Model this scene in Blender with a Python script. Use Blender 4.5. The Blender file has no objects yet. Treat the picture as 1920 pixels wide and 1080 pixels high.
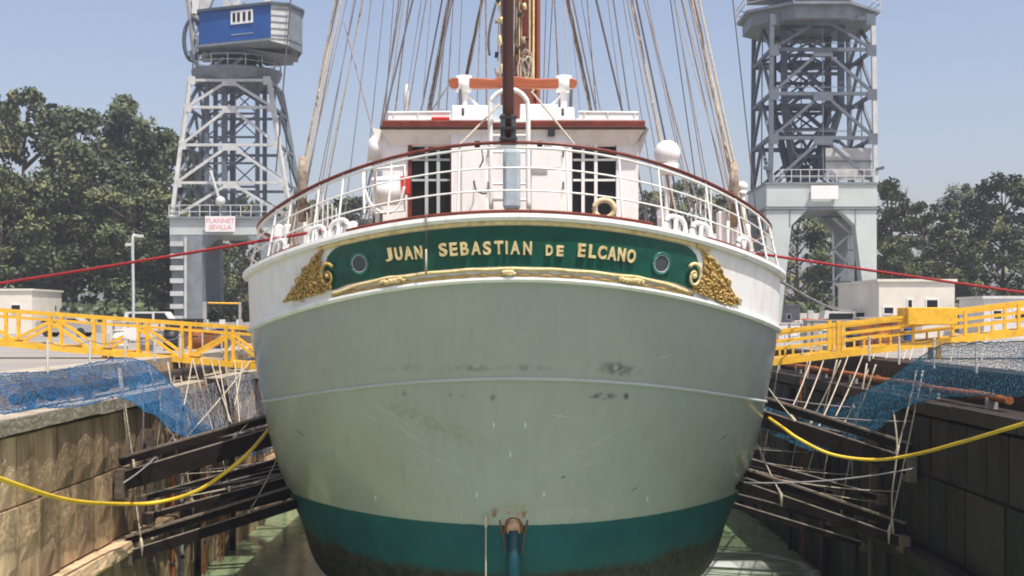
import bpy, bmesh, math, random
from mathutils import Vector, Matrix, noise
R = random.Random(7)
sc = bpy.context.scene
C = sc.collection
PI = math.pi

# ------------------------------------------------------------------ camera
cd = bpy.data.cameras.new('camera'); cam = bpy.data.objects.new('camera', cd); C.objects.link(cam)
cam.location = (0, 0, 0); cam.rotation_euler = (PI/2, 0, 0)
cd.sensor_width = 36; cd.lens = 36*2500/1920; cd.shift_y = 60/1920
cd.clip_end = 3000; cd.clip_start = 0.1
sc.camera = cam
# ------------------------------------------------------------------ sky and sun
SUN = Vector((0.30, -0.43, 1.2)).normalized()
EL = math.asin(SUN.z); AZ = math.atan2(SUN.x, SUN.y)
w = bpy.data.worlds.new("World"); sc.world = w; w.use_nodes = True
nt = w.node_tree; nt.nodes.clear()
sky = nt.nodes.new('ShaderNodeTexSky'); sky.sky_type = 'NISHITA'; sky.sun_disc = False
sky.sun_elevation = EL; sky.sun_rotation = AZ; sky.air_density = 1.0; sky.dust_density = 2.5; sky.ozone_density = 2.0
hs = nt.nodes.new('ShaderNodeMix'); hs.data_type = 'RGBA'; hs.blend_type = 'MULTIPLY'; hs.inputs[0].default_value = 1.0
hs.inputs[7].default_value = (1.03, .895, .86, 1)
bg = nt.nodes.new('ShaderNodeBackground'); bg.inputs[1].default_value = 0.142
wo = nt.nodes.new('ShaderNodeOutputWorld')
nt.links.new(sky.outputs[0], hs.inputs[6]); nt.links.new(hs.outputs[2], bg.inputs[0]); nt.links.new(bg.outputs[0], wo.inputs[0])
sl = bpy.data.lights.new('sun', 'SUN'); sl.energy = 4.0; sl.angle = math.radians(.55); sl.color = (1, .95, .87)
so = bpy.data.objects.new('sun', sl); C.objects.link(so); so.rotation_euler = SUN.to_track_quat('Z', 'Y').to_euler(); so.location = (40, -30, 90)
sc.view_settings.view_transform = 'Standard'; sc.view_settings.look = 'None'
sc.view_settings.exposure = 0.45; sc.view_settings.gamma = 1.0; sc.view_settings.use_curve_mapping = False
sc.render.engine = 'CYCLES'; sc.cycles.use_denoising = True
sc.cycles.max_bounces = 6; sc.cycles.transparent_max_bounces = 8; sc.cycles.filter_width = 1.9

def at(px, py, Y):
    return Vector(((px-960)/2500*Y, Y, (600-py)/2500*Y))

# ------------------------------------------------------------------ materials
def mat(name, col, rough=.6, metal=0, var=.12, scale=2.0, stretch=(1, 1, 1), stain=None, stain_amt=.4, stain_scale=1.5, bump=0, bump_scale=20, spec=.4):
    m = bpy.data.materials.new(name); m.use_nodes = True
    n = m.node_tree.nodes; l = m.node_tree.links
    b = n['Principled BSDF']; b.inputs['Roughness'].default_value = rough; b.inputs['Metallic'].default_value = metal
    b.inputs['Specular IOR Level'].default_value = spec
    g = n.new('ShaderNodeNewGeometry')
    mp = n.new('ShaderNodeMapping'); mp.inputs['Scale'].default_value = stretch
    l.new(g.outputs['Position'], mp.inputs[0])
    def nz(s, det=5, ro=.6):
        t = n.new('ShaderNodeTexNoise'); t.inputs['Scale'].default_value = s; t.inputs['Detail'].default_value = det
        t.inputs['Roughness'].default_value = ro; l.new(mp.outputs[0], t.inputs['Vector']); return t
    def ramp(src, a, bb):
        r = n.new('ShaderNodeMapRange'); r.inputs[1].default_value = a; r.inputs[2].default_value = bb; r.clamp = True
        l.new(src, r.inputs[0]); return r.outputs[0]
    def mix(fac, a, c):
        x = n.new('ShaderNodeMix'); x.data_type = 'RGBA'
        l.new(fac, x.inputs[0])
        for i, v in ((6, a), (7, c)):
            if isinstance(v, tuple): x.inputs[i].default_value = (*v, 1)
            else: l.new(v, x.inputs[i])
        return x.outputs[2]
    lo = tuple(max(0, c*(1-var)) for c in col); hi = tuple(min(1, c*(1+var)) for c in col)
    out = mix(ramp(nz(scale).outputs[0], .3, .7), lo, hi)
    if stain:
        f = ramp(nz(stain_scale, 8, .7).outputs[0], .5, .68)
        mm = n.new('ShaderNodeMath'); mm.operation = 'MULTIPLY'; mm.inputs[1].default_value = stain_amt; l.new(f, mm.inputs[0])
        out = mix(mm.outputs[0], out, stain)
    l.new(out, b.inputs['Base Color'])
    if bump:
        t = nz(bump_scale, 6); bp = n.new('ShaderNodeBump'); bp.inputs['Strength'].default_value = bump; bp.inputs['Distance'].default_value = .03
        l.new(t.outputs[0], bp.inputs['Height']); l.new(bp.outputs[0], b.inputs['Normal'])
    m['out'] = 1
    return m

white = mat('white_paint', (.88, .875, .845), .38, var=.04, stretch=(1, 1, .25), stain=(.52, .46, .38), stain_amt=.35, stain_scale=3.5)
white2 = mat('old_white_paint', (.66, .66, .63), .5, var=.1, stain=(.4, .3, .22), stain_amt=.5, stain_scale=6)
shadewh = mat('pale_grey_cover', (.42, .50, .55), .7, var=.15, scale=6)
brown = mat('varnished_mahogany', (.17, .035, .02), .35, var=.35, scale=5, stain=(.07, .02, .015), stain_amt=.4)
dkbrown = mat('dark_staff_wood', (.055, .02, .013), .3, var=.3, scale=3, stretch=(1, 1, .2))
orange = mat('orange_varnished_timber', (.36, .10, .04), .35, var=.25, scale=4, stretch=(.4, 2, 4))
mastred = mat('red_brown_mast_paint', (.25, .068, .042), .4, var=.15, scale=2, stain=(.16, .06, .04), stain_amt=.4)
gold = mat('gilded_carving', (.50, .33, .10), .5, 0.0, var=.3, scale=12, stain=(.34, .17, .05), stain_amt=.75, stain_scale=9)
goldpale = mat('pale_gilding', (.78, .62, .32), .5, 0.0, var=.2, scale=6, stain=(.45, .26, .1), stain_amt=.7, stain_scale=5)
green = mat('green_name_board', (.006, .088, .06), .32, var=.22, scale=2.5, stain=(.012, .045, .04), stain_amt=.7, stain_scale=2.4)
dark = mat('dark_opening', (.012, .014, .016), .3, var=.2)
blackst = mat('black_fitting', (.03, .03, .032), .5, var=.3)
red = mat('red_box_paint', (.55, .03, .015), .4, var=.1)
redrope = mat('red_mooring_rope', (.30, .022, .025), .8, var=.4, scale=25)
rope = mat('pale_rope', (.5, .44, .34), .9, var=.3, scale=20)
ropetan = mat('tarred_tan_rigging', (.36, .29, .22), .9, var=.45, scale=8, stain=(.06, .045, .035), stain_amt=.8, stain_scale=5)
ropedk = mat('dark_rigging_wire', (.11, .10, .105), .7, var=.2)
ropegy = mat('grey_rigging_wire', (.27, .25, .26), .7, var=.2)
yellow = mat('yellow_steel_paint', (.84, .48, .035), .5, var=.15, scale=3, stain=(.42, .2, .03), stain_amt=.45, stain_scale=5)
hose = mat('yellow_hose_rubber', (.75, .50, .03), .5, var=.15)
netblue = mat('blue_netting', (.02, .15, .34), .8, var=.4, scale=3)
netgrey = mat('grey_netting', (.32, .34, .38), .9, var=.3)
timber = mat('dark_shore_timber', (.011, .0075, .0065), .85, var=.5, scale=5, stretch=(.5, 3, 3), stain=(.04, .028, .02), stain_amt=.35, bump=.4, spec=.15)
timberedge = mat('lit_timber_edge', (.26, .22, .18), .85, var=.4, scale=6)
timbertop = mat('worn_and_lit_timber', (.16, .125, .095), .85, var=.45, scale=6, stretch=(.5, 3, 3), bump=.3)
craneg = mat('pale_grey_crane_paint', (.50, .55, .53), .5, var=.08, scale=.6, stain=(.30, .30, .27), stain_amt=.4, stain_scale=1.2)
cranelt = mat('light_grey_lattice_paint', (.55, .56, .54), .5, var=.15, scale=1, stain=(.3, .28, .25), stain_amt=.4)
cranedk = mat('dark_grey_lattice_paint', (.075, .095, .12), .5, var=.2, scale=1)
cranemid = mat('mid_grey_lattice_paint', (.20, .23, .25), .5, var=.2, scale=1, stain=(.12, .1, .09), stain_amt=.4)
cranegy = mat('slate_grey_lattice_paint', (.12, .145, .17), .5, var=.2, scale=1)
blueh = mat('blue_cladding', (.016, .085, .30), .45, var=.15, scale=.5)
rust = mat('rust', (.27, .09, .025), .9, var=.5, scale=15)
teal = mat('teal_antifouling', (.003, .05, .07), .5, var=.3, scale=2, stain=(.02, .04, .04), stain_amt=.6, stain_scale=3)
bark = mat('tree_bark', (.16, .12, .09), .9, var=.3, scale=3)
asphalt = mat('quay_concrete', (.30, .28, .25), .9, var=.2, scale=.25, stain=(.16, .15, .13), stain_amt=.5, stain_scale=.5)
coping = mat('coping_stone', (.42, .37, .29), .85, var=.25, scale=1.2, stain=(.20, .16, .12), stain_amt=.6, stain_scale=1.5, bump=.5, bump_scale=6)
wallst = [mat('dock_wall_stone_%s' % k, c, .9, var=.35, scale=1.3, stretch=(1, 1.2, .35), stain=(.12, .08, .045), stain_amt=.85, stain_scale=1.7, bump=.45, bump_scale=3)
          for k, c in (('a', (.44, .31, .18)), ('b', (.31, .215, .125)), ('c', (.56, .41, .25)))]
wallshade = [mat('shaded_dock_wall_%s' % k, c, .7, var=.35, scale=1.3, stretch=(1, 1.2, .3), stain=(.025, .022, .02), stain_amt=.8, stain_scale=1.3, bump=.8, bump_scale=5)
          for k, c in (('a', (.020, .014, .011)), ('b', (.013, .010, .009)), ('c', (.032, .022, .015)))]  # near-black copy of the dock stone, with this side's shade painted in
plank = mat('teak_deck', (.30, .20, .12), .7, var=.25, stretch=(6, .4, 1), scale=2)
cream = mat('cream_render', (.74, .70, .60), .85, var=.06, scale=.6, stain=(.5, .46, .4), stain_amt=.3)
greyconc = mat('grey_block', (.36, .35, .33), .9, var=.2)
orangeplas = mat('orange_plastic', (.72, .17, .035), .5, var=.15)
glassm = mat('dark_glass', (.012, .014, .016), .25, var=.1, spec=.25)
signw = mat('sign_white', (.80, .78, .76), .6, var=.03)
signred = mat('sign_red', (.70, .22, .24), .6, var=.05)
leafs = []
for k, c in enumerate([(.088, .11, .048), (.15, .16, .07), (.058, .078, .038)]):
    m = mat('leaf_%s' % 'abc'[k], c, .6, var=.5, scale=.45, spec=.25); leafs.append(m)
leafs[0].node_tree.nodes['Principled BSDF'].inputs['Roughness'].default_value = .5

# ------------------------------------------------------------------ mesh builder and object helpers
class MB:
    def __init__(s): s.v = []; s.f = []; s.mi = []; s.sm = []
    def add(s, vs, fs, mi=0, sm=False):
        o = len(s.v); s.v += [Vector(p) for p in vs]
        for f in fs: s.f.append([i+o for i in f]); s.mi.append(mi); s.sm.append(sm)
        return s
    def box(s, a, b, mi=0, M=None):
        x0, y0, z0 = a; x1, y1, z1 = b
        vs = [Vector(p) for p in ((x0, y0, z0), (x1, y0, z0), (x1, y1, z0), (x0, y1, z0), (x0, y0, z1), (x1, y0, z1), (x1, y1, z1), (x0, y1, z1))]
        if M is not None: vs = [M @ p for p in vs]
        return s.add(vs, [(3, 2, 1, 0), (4, 5, 6, 7), (0, 1, 5, 4), (1, 2, 6, 5), (2, 3, 7, 6), (3, 0, 4, 7)], mi)
    def tube(s, pts, r, n=8, mi=0, cap=True, closed=False, flat=1.0):
        pts = [Vector(p) for p in pts]; N = len(pts); rr = r if isinstance(r, (list, tuple)) else [r]*N
        o = len(s.v); ring = []
        for i, p in enumerate(pts):
            if closed: d = pts[(i+1) % N]-pts[i-1]
            else: d = pts[min(i+1, N-1)]-pts[max(i-1, 0)]
            d.normalize()
            up = Vector((0, 0, 1)) if abs(d.z) < .95 else Vector((0, 1, 0))
            a = d.cross(up).normalized(); b = a.cross(d).normalized()
            for k in range(n):
                th = 2*PI*(k+.5)/n; s.v.append(p+(a*math.cos(th)+b*math.sin(th)*flat)*rr[i])
        for i in range(N if closed else N-1):
            j = (i+1) % N
            for k in range(n):
                s.f.append([o+i*n+k, o+i*n+(k+1) % n, o+j*n+(k+1) % n, o+j*n+k]); s.mi.append(mi); s.sm.append(n > 4)
        if cap and not closed:
            s.f.append([o+k for k in range(n)][::-1]); s.mi.append(mi); s.sm.append(False)
            s.f.append([o+(N-1)*n+k for k in range(n)]); s.mi.append(mi); s.sm.append(False)
        return s
    def sweep(s, pts, nors, prof, mi=0, smooth=True):
        # profile (a along outward normal, b along up) swept along pts
        o = len(s.v); n = len(prof)
        for p, nn in zip(pts, nors):
            for a, b in prof: s.v.append(Vector(p)+Vector(nn)*a+Vector((0, 0, b)))
        for i in range(len(pts)-1):
            for k in range(n):
                s.f.append([o+i*n+k, o+i*n+(k+1) % n, o+(i+1)*n+(k+1) % n, o+(i+1)*n+k]); s.mi.append(mi); s.sm.append(False)
        s.f.append([o+k for k in range(n)]); s.mi.append(mi); s.sm.append(False)
        s.f.append([o+(len(pts)-1)*n+k for k in range(n)]); s.mi.append(mi); s.sm.append(False)
        return s
    def ball(s, c, r, n=10, m=6, mi=0, sc3=(1, 1, 1), M=None):
        c = Vector(c); o = len(s.v)
        for j in range(m+1):
            ph = PI*j/m
            for i in range(n):
                th = 2*PI*i/n
                q = Vector((r*sc3[0]*math.sin(ph)*math.cos(th), r*sc3[1]*math.sin(ph)*math.sin(th), r*sc3[2]*math.cos(ph)))
                if M is not None: q = M @ q
                s.v.append(c+q)
        for j in range(m):
            for i in range(n):
                s.f.append([o+j*n+i, o+(j+1)*n+i, o+(j+1)*n+(i+1) % n, o+j*n+(i+1) % n]); s.mi.append(mi); s.sm.append(True)
        return s
    def prism(s, poly, axis, a, b, mi=0):
        # poly of 2-tuples; axis 'y': (x,z); axis 'z': (x,y); axis 'x': (y,z)
        def P(q, t): return {'y': (q[0], t, q[1]), 'z': (q[0], q[1], t), 'x': (t, q[0], q[1])}[axis]
        n = len(poly)
        vs = [P(q, a) for q in poly]+[P(q, b) for q in poly]
        fs = [tuple(range(n)), tuple(range(2*n-1, n-1, -1))]+[(i, n+i, n+(i+1) % n, (i+1) % n) for i in range(n)]
        return s.add(vs, fs, mi)
    def build(s, name, mats, parent=None, org=None, fixn=True):
        if not isinstance(mats, (list, tuple)): mats = [mats]
        mn = Vector([min(p[i] for p in s.v) for i in range(3)]); mx = Vector([max(p[i] for p in s.v) for i in range(3)])
        if org is None: org = Vector(((mn.x+mx.x)/2, (mn.y+mx.y)/2, mn.z))
        org = Vector(org)
        me = bpy.data.meshes.new(name); me.from_pydata([p-org for p in s.v], [], s.f)
        for m in mats: me.materials.append(m)
        me.polygons.foreach_set('material_index', s.mi); me.polygons.foreach_set('use_smooth', s.sm)
        if fixn:
            bm = bmesh.new(); bm.from_mesh(me); bmesh.ops.recalc_face_normals(bm, faces=bm.faces); bm.to_mesh(me); bm.free()
        me.update()
        o = bpy.data.objects.new(name, me); C.objects.link(o); place(o, org, parent)
        return o
WL = {}
def place(o, org, parent):
    WL[o.name] = Vector(org)
    if parent is not None:
        o.parent = parent; o.location = Vector(org)-WL[parent.name]
    else: o.location = org
def tag(o, label=None, cat=None, group=None, kind=None):
    if label: o['label'] = label
    if cat: o['category'] = cat
    if group: o['group'] = group
    if kind: o['kind'] = kind
    return o
def thing(name, label, cat, loc, group=None):
    o = bpy.data.objects.new(name, None); C.objects.link(o); o.empty_display_size = .2
    place(o, Vector(loc), None); return tag(o, label, cat, group)
_unit = {}
def unit(kind, m):
    k = (kind, m.name)
    if k not in _unit:
        mb = MB()
        if kind == 'box': mb.box((-.5, -.5, 0), (.5, .5, 1))
        else: mb.tube([(0, 0, 0), (0, 0, 1)], .5, int(kind[3:]))
        me = bpy.data.meshes.new('bar_'+kind); me.from_pydata(mb.v, [], mb.f); me.materials.append(m)
        me.polygons.foreach_set('use_smooth', mb.sm)
        bm = bmesh.new(); bm.from_mesh(me); bmesh.ops.recalc_face_normals(bm, faces=bm.faces); bm.to_mesh(me); bm.free()
        _unit[k] = me
    return _unit[k]
def bar(name, p, q, wd, m, parent=None, kind='box', w2=None):
    p = Vector(p); q = Vector(q); d = q-p; L = d.length
    o = bpy.data.objects.new(name, unit(kind, m)); C.objects.link(o)
    z = d.normalized(); ref = Vector((0, 0, 1)) if abs(z.z) < .99 else Vector((0, 1, 0))
    x = ref.cross(z).normalized(); y = z.cross(x)
    o.rotation_euler = Matrix((x, y, z)).transposed().to_euler(); o.scale = (wd, w2 or wd, L)
    place(o, p, parent); return o
def slabbox(name, a, b, m, parent=None, bev=.0):
    o = MB().box(a, b).build(name, m, parent)
    if bev:
        md = o.modifiers.new('edge', 'BEVEL'); md.width = bev; md.segments = 2
    return o
def catmull(pts, n=8):
    pts = [Vector(p) for p in pts]; out = []
    for i in range(len(pts)-1):
        p0 = pts[max(i-1, 0)]; p1 = pts[i]; p2 = pts[i+1]; p3 = pts[min(i+2, len(pts)-1)]
        for k in range(n):
            t = k/n
            out.append(.5*((2*p1)+(p2-p0)*t+(2*p0-5*p1+4*p2-p3)*t*t+(3*p1-p0-3*p2+p3)*t**3))
    out.append(pts[-1]); return out
def sag(p, q, s, n=14):
    p = Vector(p); q = Vector(q)
    return [p.lerp(q, i/n)-Vector((0, 0, 4*s*(i/n)*(1-i/n))) for i in range(n+1)]
PXM = lambda Y: 2500/Y

# ------------------------------------------------------------------ setting: quays, water
WZ = -8.0; QZ = -1.25; LZ = -1.95
def quay_sheet(name, x0, x1, y0, y1):
    o = MB().box((x0, y0, -12), (x1, y1, QZ)).build(name, asphalt); return tag(o, kind='structure')
quay_sheet('quay', -700, -11.5, -30, 190); quay_sheet('quay', 11.5, 700, -30, 190)
quay_sheet('quay', -700, 700, 190.002, 1200)
quay_sheet('quay', -11.498, 11.498, -30, 1.5)
# water with ripples
mw = bpy.data.materials.new('green_dock_water'); mw.use_nodes = True
n = mw.node_tree.nodes; l = mw.node_tree.links; b = n['Principled BSDF']
b.inputs['Roughness'].default_value = .12; b.inputs['Specular IOR Level'].default_value = .5
g = n.new('ShaderNodeNewGeometry')
t1 = n.new('ShaderNodeTexNoise'); t1.inputs['Scale'].default_value = .35; t1.inputs['Detail'].default_value = 6
mp = n.new('ShaderNodeMapping'); mp.inputs['Scale'].default_value = (1, .6, 1); l.new(g.outputs['Position'], mp.inputs[0]); l.new(mp.outputs[0], t1.inputs['Vector'])
mx = n.new('ShaderNodeMix'); mx.data_type = 'RGBA'; mx.inputs[6].default_value = (.17, .25, .13, 1); mx.inputs[7].default_value = (.28, .37, .21, 1)
r = n.new('ShaderNodeMapRange'); r.inputs[1].default_value = .35; r.inputs[2].default_value = .65; l.new(t1.outputs[0], r.inputs[0]); l.new(r.outputs[0], mx.inputs[0])
# pale swirl of foam beside the starboard side
def math_n(n, l, op, a, bb=None):
    m = n.new('ShaderNodeMath'); m.operation = op
    for i, v in enumerate((a, bb)):
        if v is None: continue
        if isinstance(v, (int, float)): m.inputs[i].default_value = v
        else: l.new(v, m.inputs[i])
    return m.outputs[0]
sp = n.new('ShaderNodeSeparateXYZ'); l.new(g.outputs['Position'], sp.inputs[0])
def ell(n, l, sx, sy, cx, cy, rx, ry, ang=0):
    dx = math_n(n, l, 'SUBTRACT', sx, cx); dy = math_n(n, l, 'SUBTRACT', sy, cy)
    ca, sa = math.cos(ang), math.sin(ang)
    u = math_n(n, l, 'DIVIDE', math_n(n, l, 'ADD', math_n(n, l, 'MULTIPLY', dx, ca), math_n(n, l, 'MULTIPLY', dy, sa)), rx)
    v = math_n(n, l, 'DIVIDE', math_n(n, l, 'SUBTRACT', math_n(n, l, 'MULTIPLY', dy, ca), math_n(n, l, 'MULTIPLY', dx, sa)), ry)
    return math_n(n, l, 'SQRT', math_n(n, l, 'ADD', math_n(n, l, 'MULTIPLY', u, u), math_n(n, l, 'MULTIPLY', v, v)))
t3 = n.new('ShaderNodeTexNoise'); t3.inputs['Scale'].default_value = 1.4; t3.inputs['Detail'].default_value = 8
mp3 = n.new('ShaderNodeMapping'); mp3.inputs['Scale'].default_value = (.5, 1.6, 1); l.new(g.outputs['Position'], mp3.inputs[0]); l.new(mp3.outputs[0], t3.inputs['Vector'])
d = math_n(n, l, 'ADD', ell(n, l, sp.outputs[0], sp.outputs[1], 7.3, 42.9, 2.3, 3.3), math_n(n, l, 'MULTIPLY', math_n(n, l, 'SUBTRACT', t3.outputs[0], .5), .35))
ringf = math_n(n, l, 'SUBTRACT', 1.0, math_n(n, l, 'MULTIPLY', math_n(n, l, 'ABSOLUTE', math_n(n, l, 'SUBTRACT', d, .95)), 9.0))
ringf = math_n(n, l, 'MAXIMUM', ringf, 0.0)
ins = n.new('ShaderNodeMapRange'); ins.inputs[1].default_value = .95; ins.inputs[2].default_value = .5; l.new(d, ins.inputs[0])
insf = math_n(n, l, 'MULTIPLY', math_n(n, l, 'MULTIPLY', ins.outputs[0], .9), math_n(n, l, 'MAXIMUM', math_n(n, l, 'MULTIPLY', math_n(n, l, 'SUBTRACT', t3.outputs[0], .42), 6.0), 0.0))
cor = n.new('ShaderNodeMapRange'); cor.inputs[1].default_value = 1.1; cor.inputs[2].default_value = .4
l.new(math_n(n, l, 'ADD', ell(n, l, sp.outputs[0], sp.outputs[1], 6.9, 43.6, 1.9, .75), math_n(n, l, 'MULTIPLY', math_n(n, l, 'SUBTRACT', t3.outputs[0], .5), 1.4)), cor.inputs[0])
insf = math_n(n, l, 'MAXIMUM', math_n(n, l, 'MULTIPLY', insf, .6), cor.outputs[0])
ff = math_n(n, l, 'MINIMUM', math_n(n, l, 'MAXIMUM', math_n(n, l, 'MULTIPLY', ringf, .75), insf), .95)
mx2 = n.new('ShaderNodeMix'); mx2.data_type = 'RGBA'; l.new(ff, mx2.inputs[0]); l.new(mx.outputs[2], mx2.inputs[6]); mx2.inputs[7].default_value = (.86, .90, .86, 1)
l.new(mx2.outputs[2], b.inputs['Base Color'])
t2 = n.new('ShaderNodeTexNoise'); t2.inputs['Scale'].default_value = 1.8; t2.inputs['Detail'].default_value = 6; l.new(mp.outputs[0], t2.inputs['Vector'])
bp = n.new('ShaderNodeBump'); bp.inputs['Strength'].default_value = .22; bp.inputs['Distance'].default_value = .10; l.new(t2.outputs[0], bp.inputs['Height']); l.new(bp.outputs[0], b.inputs['Normal'])
tag(MB().add([(-10.9, 1.2, WZ), (10.9, 1.2, WZ), (10.9, 190, WZ), (-10.9, 190, WZ)], [(0, 1, 2, 3)]).build('water', mw), kind='structure')

# ------------------------------------------------------------------ dock walls: blocks one by one
def dock_wall(sg, mats, label):
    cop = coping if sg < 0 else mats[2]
    root = thing('dock_wall', label, 'dock wall', (sg*10.6, 60, -9))
    X0 = 10.35
    back = MB().box((sg*X0, 1.5, -9), (sg*11.5, 190, LZ-.35)); back.build('backing_wall', mats[1], root)
    meshes = {}
    courses = [(-2.36, -3.75, 10.0), (-3.79, -5.5, 9.96), (-5.56, -5.9, 9.55), (-5.94, -8.6, 9.8)]
    for ci, (zt, zb, xf) in enumerate(courses):
        L = 1.25 if ci < 2 else (2.1 if ci == 2 else 1.6)
        y = 22.0; k = 0
        while y < 92:
            key = (ci, R.randrange(3))
            if key not in meshes:
                mb = MB(); dx = X0-xf; nY, nZ = 3, 3
                jit = lambda s: R.uniform(-s, s)
                h = zt-zb; vs = []; 
                for i in range(nY+1):
                    for j in range(nZ+1):
                        ed = i in (0, nY) or j in (0, nZ)
                        vs.append((-(dx-.04 if ed else dx+jit(.05)), i/nY*(L-.06)+(0 if ed else jit(.1)), -h+j/nZ*h+(0 if ed else jit(.1))))
                fs = [(i*(nZ+1)+j, (i+1)*(nZ+1)+j, (i+1)*(nZ+1)+j+1, i*(nZ+1)+j+1) for i in range(nY) for j in range(nZ)]
                o = len(vs)
                vs += [(0, 0, -h), (0, L-.06, -h), (0, L-.06, 0), (0, 0, 0)]
                c = [0, nY*(nZ+1), nY*(nZ+1)+nZ, nZ]
                fs += [(c[q], o+q, o+(q+1) % 4, c[(q+1) % 4]) for q in range(4)]
                mb.add([(-sg*0+v[0]*(1 if sg > 0 else -1), v[1], v[2]) for v in vs], fs)
                me = bpy.data.meshes.new('stone_block'); me.from_pydata(mb.v, [], mb.f); me.materials.append(mats[key[1]])
                bm = bmesh.new(); bm.from_mesh(me); bmesh.ops.recalc_face_normals(bm, faces=bm.faces); bm.to_mesh(me); bm.free()
                meshes[key] = me
            o = bpy.data.objects.new('stone_block', meshes[key]); C.objects.link(o)
            o.scale = (R.uniform(.9, 1.15) if ci != 2 else 1, 1, 1); place(o, (sg*X0, y, zt), root)
            y += L; k += 1
    near = MB().box((sg*10.0, 1.5, -9), (sg*X0, 21.97, -2.36)); near.build('near_wall_face', mats[0], root)
    far = MB().box((sg*10.0, 92.3, -9), (sg*X0, 190, -2.36)); far.build('far_wall_face', mats[0], root)
    y = 20
    cm = MB().box((-.9, 0, -.32), (.45, 1.94, 0)); me = None
    for i in range(38):
        if me is None:
            o = MB().box((sg*9.84, y, LZ-.30), (sg*11.1, y+1.95, LZ)).build('ledge_stone', cop, root)
            md = None; me = o.data; base = WL[o.name].copy()
        else:
            o = bpy.data.objects.new('ledge_stone', me); C.objects.link(o); place(o, base+Vector((R.uniform(-.02, .02), i*2, R.uniform(-.015, .015))), root)
    slabbox('ledge_run', (sg*9.84, 1.5, LZ-.30), (sg*11.1, 19.96, LZ-.01), cop, root)
    slabbox('upper_wall', (sg*11.05, 1.5, LZ-.34), (sg*11.5, 190, QZ-.16), mats[1], root)
    slabbox('quay_curb', (sg*10.95, 1.5, QZ-.155), (sg*11.9, 190, QZ+.06), cop, root)
    yy = 22
    while yy < 90:
        slabbox('wall_block', (sg*10.93, yy, LZ+.01), (sg*11.045, yy+1.9+R.uniform(-.02, 0), QZ-.16), R.choice(mats), root); yy += 1.95
    # timber fender piles
    for i, yy in enumerate([36.1, 41.3, 46.5, 51.9, 57, 62, 68]):
        bar('fender_pile', (sg*9.72, yy, -8.7), (sg*9.80, yy, LZ-.4-R.random()*.8), .18, timber if i % 3 else timbertop, root, w2=.2)
    # iron ladder
    for yy in (44.0,):
        for s_ in (0, .45): bar('ladder_rail', (sg*9.62, yy+s_, -8.2), (sg*9.62, yy+s_, LZ), .05, rust, root, 'cyl6')
        for k in range(18): bar('ladder_rung', (sg*9.62, yy, -8.0+k*.33), (sg*9.62, yy+.45, -8.0+k*.33), .03, rust, root, 'cyl6')
    return root
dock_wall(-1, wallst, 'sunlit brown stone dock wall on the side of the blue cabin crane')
dock_wall(1, wallshade, 'dock wall painted dark for its shade on the side of the white sign crane')

# ------------------------------------------------------------------ THE SHIP
XC = 0.055
ship = thing('sailing_ship', 'large white sailing ship with a green and gold name board on its stern', 'sailing ship', (XC, 70, -9))
LV = [(6.40, 27.50, 4.9, 2.15, 1.12), (6.385, 27.68, 4.9, .85, 1.12), (6.25, 28.62, 4.7, -1.262, .76), (6.29, 29.4, 5.6, -3.05, .35),
      (6.21, 30.0, 6.6, -4.62, 0), (5.9, 30.2, 6.8, -5.52, 0), (5.45, 31.0, 7.0, -7.1, 0), (4.2, 33, 9, -8.8, 0)]
def level(v):
    v = max(0, min(len(LV)-1, v)); i = min(int(v), len(LV)-2); f = v-i
    if i < 1: return tuple(a+(b_-a)*f for a, b_ in zip(LV[0], LV[1]))
    p0 = LV[i-1] if i > 1 else tuple(2*a-b_ for a, b_ in zip(LV[1], LV[2])); p1 = LV[i]; p2 = LV[i+1]; p3 = LV[min(i+2, len(LV)-1)]
    return tuple(.5*(2*b1+(c-a)*f+(2*a-5*b1+4*c-dd)*f*f+(3*b1-a-3*c+dd)*f**3) for a, b1, c, dd in zip(p0, p1, p2, p3))
def S(t, v, off=0.0):
    B, Ys, L, Zm, D = level(v) if not isinstance(v, tuple) else v
    q = 1-math.cos(t); W = 0 if isinstance(v, tuple) else max(0, min(1, (v-1.3)/2.7))*.75
    p = Vector((XC+B*math.sin(t), Ys+L*(q+W*q*(1-q)), Zm-D*math.sin(t)**2))
    if off: p += nrm(t, v)*off
    return p
def nrm(t, v):
    e = 1e-3
    du = S(t+e, v)-S(t-e, v)
    if isinstance(v, tuple): return Vector((du.y, -du.x, 0)).normalized()
    dv = S(t, min(v+e, 7))-S(t, max(v-e, 0))
    nn = du.cross(dv).normalized()
    if nn.y > 0 and abs(t) < 1.3 or nn.x*math.sin(t) < 0 and abs(t) >= 1.3: nn = -nn
    return nn
def t_at(px, v):
    u = (px-960)/2500; lo, hi = -1.35, 1.35
    for _ in range(40):
        m_ = (lo+hi)/2; p = S(m_, v)
        if p.x/p.y < u: lo = m_
        else: hi = m_
    return (lo+hi)/2
def hull_at(px, py):
    lo, hi = 0.0, 6.5
    for _ in range(40):
        v = (lo+hi)/2; t = t_at(px, v); p = S(t, v); y = 600-p.z/p.y*2500
        if y < py: lo = v
        else: hi = v
    return t, v
def fwd(sgn, v, Y):
    B, Ys, L, Zm, D = level(v) if not isinstance(v, tuple) else v
    Y0 = Ys+L; yb = 132-.6*max(0, v if not isinstance(v, tuple) else 0)
    f = max(0, (Y-75)/(yb-75)); x = B*(1-f**2.2)
    return Vector((XC+sgn*x, min(Y, yb), (Zm-D)+1.6*f*f if not isinstance(v, tuple) and v < 3 else (Zm-D)))
FY = [40, 50, 62, 75, 85, 95, 104, 112, 119, 125, 129, 131, 132]
def row(v, nt=48):
    pts = [fwd(-1, v, Y) for Y in reversed(FY)]
    pts += [S(-PI/2+PI*i/nt, v) for i in range(nt+1)]
    return pts+[fwd(1, v, Y) for Y in FY]
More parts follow.
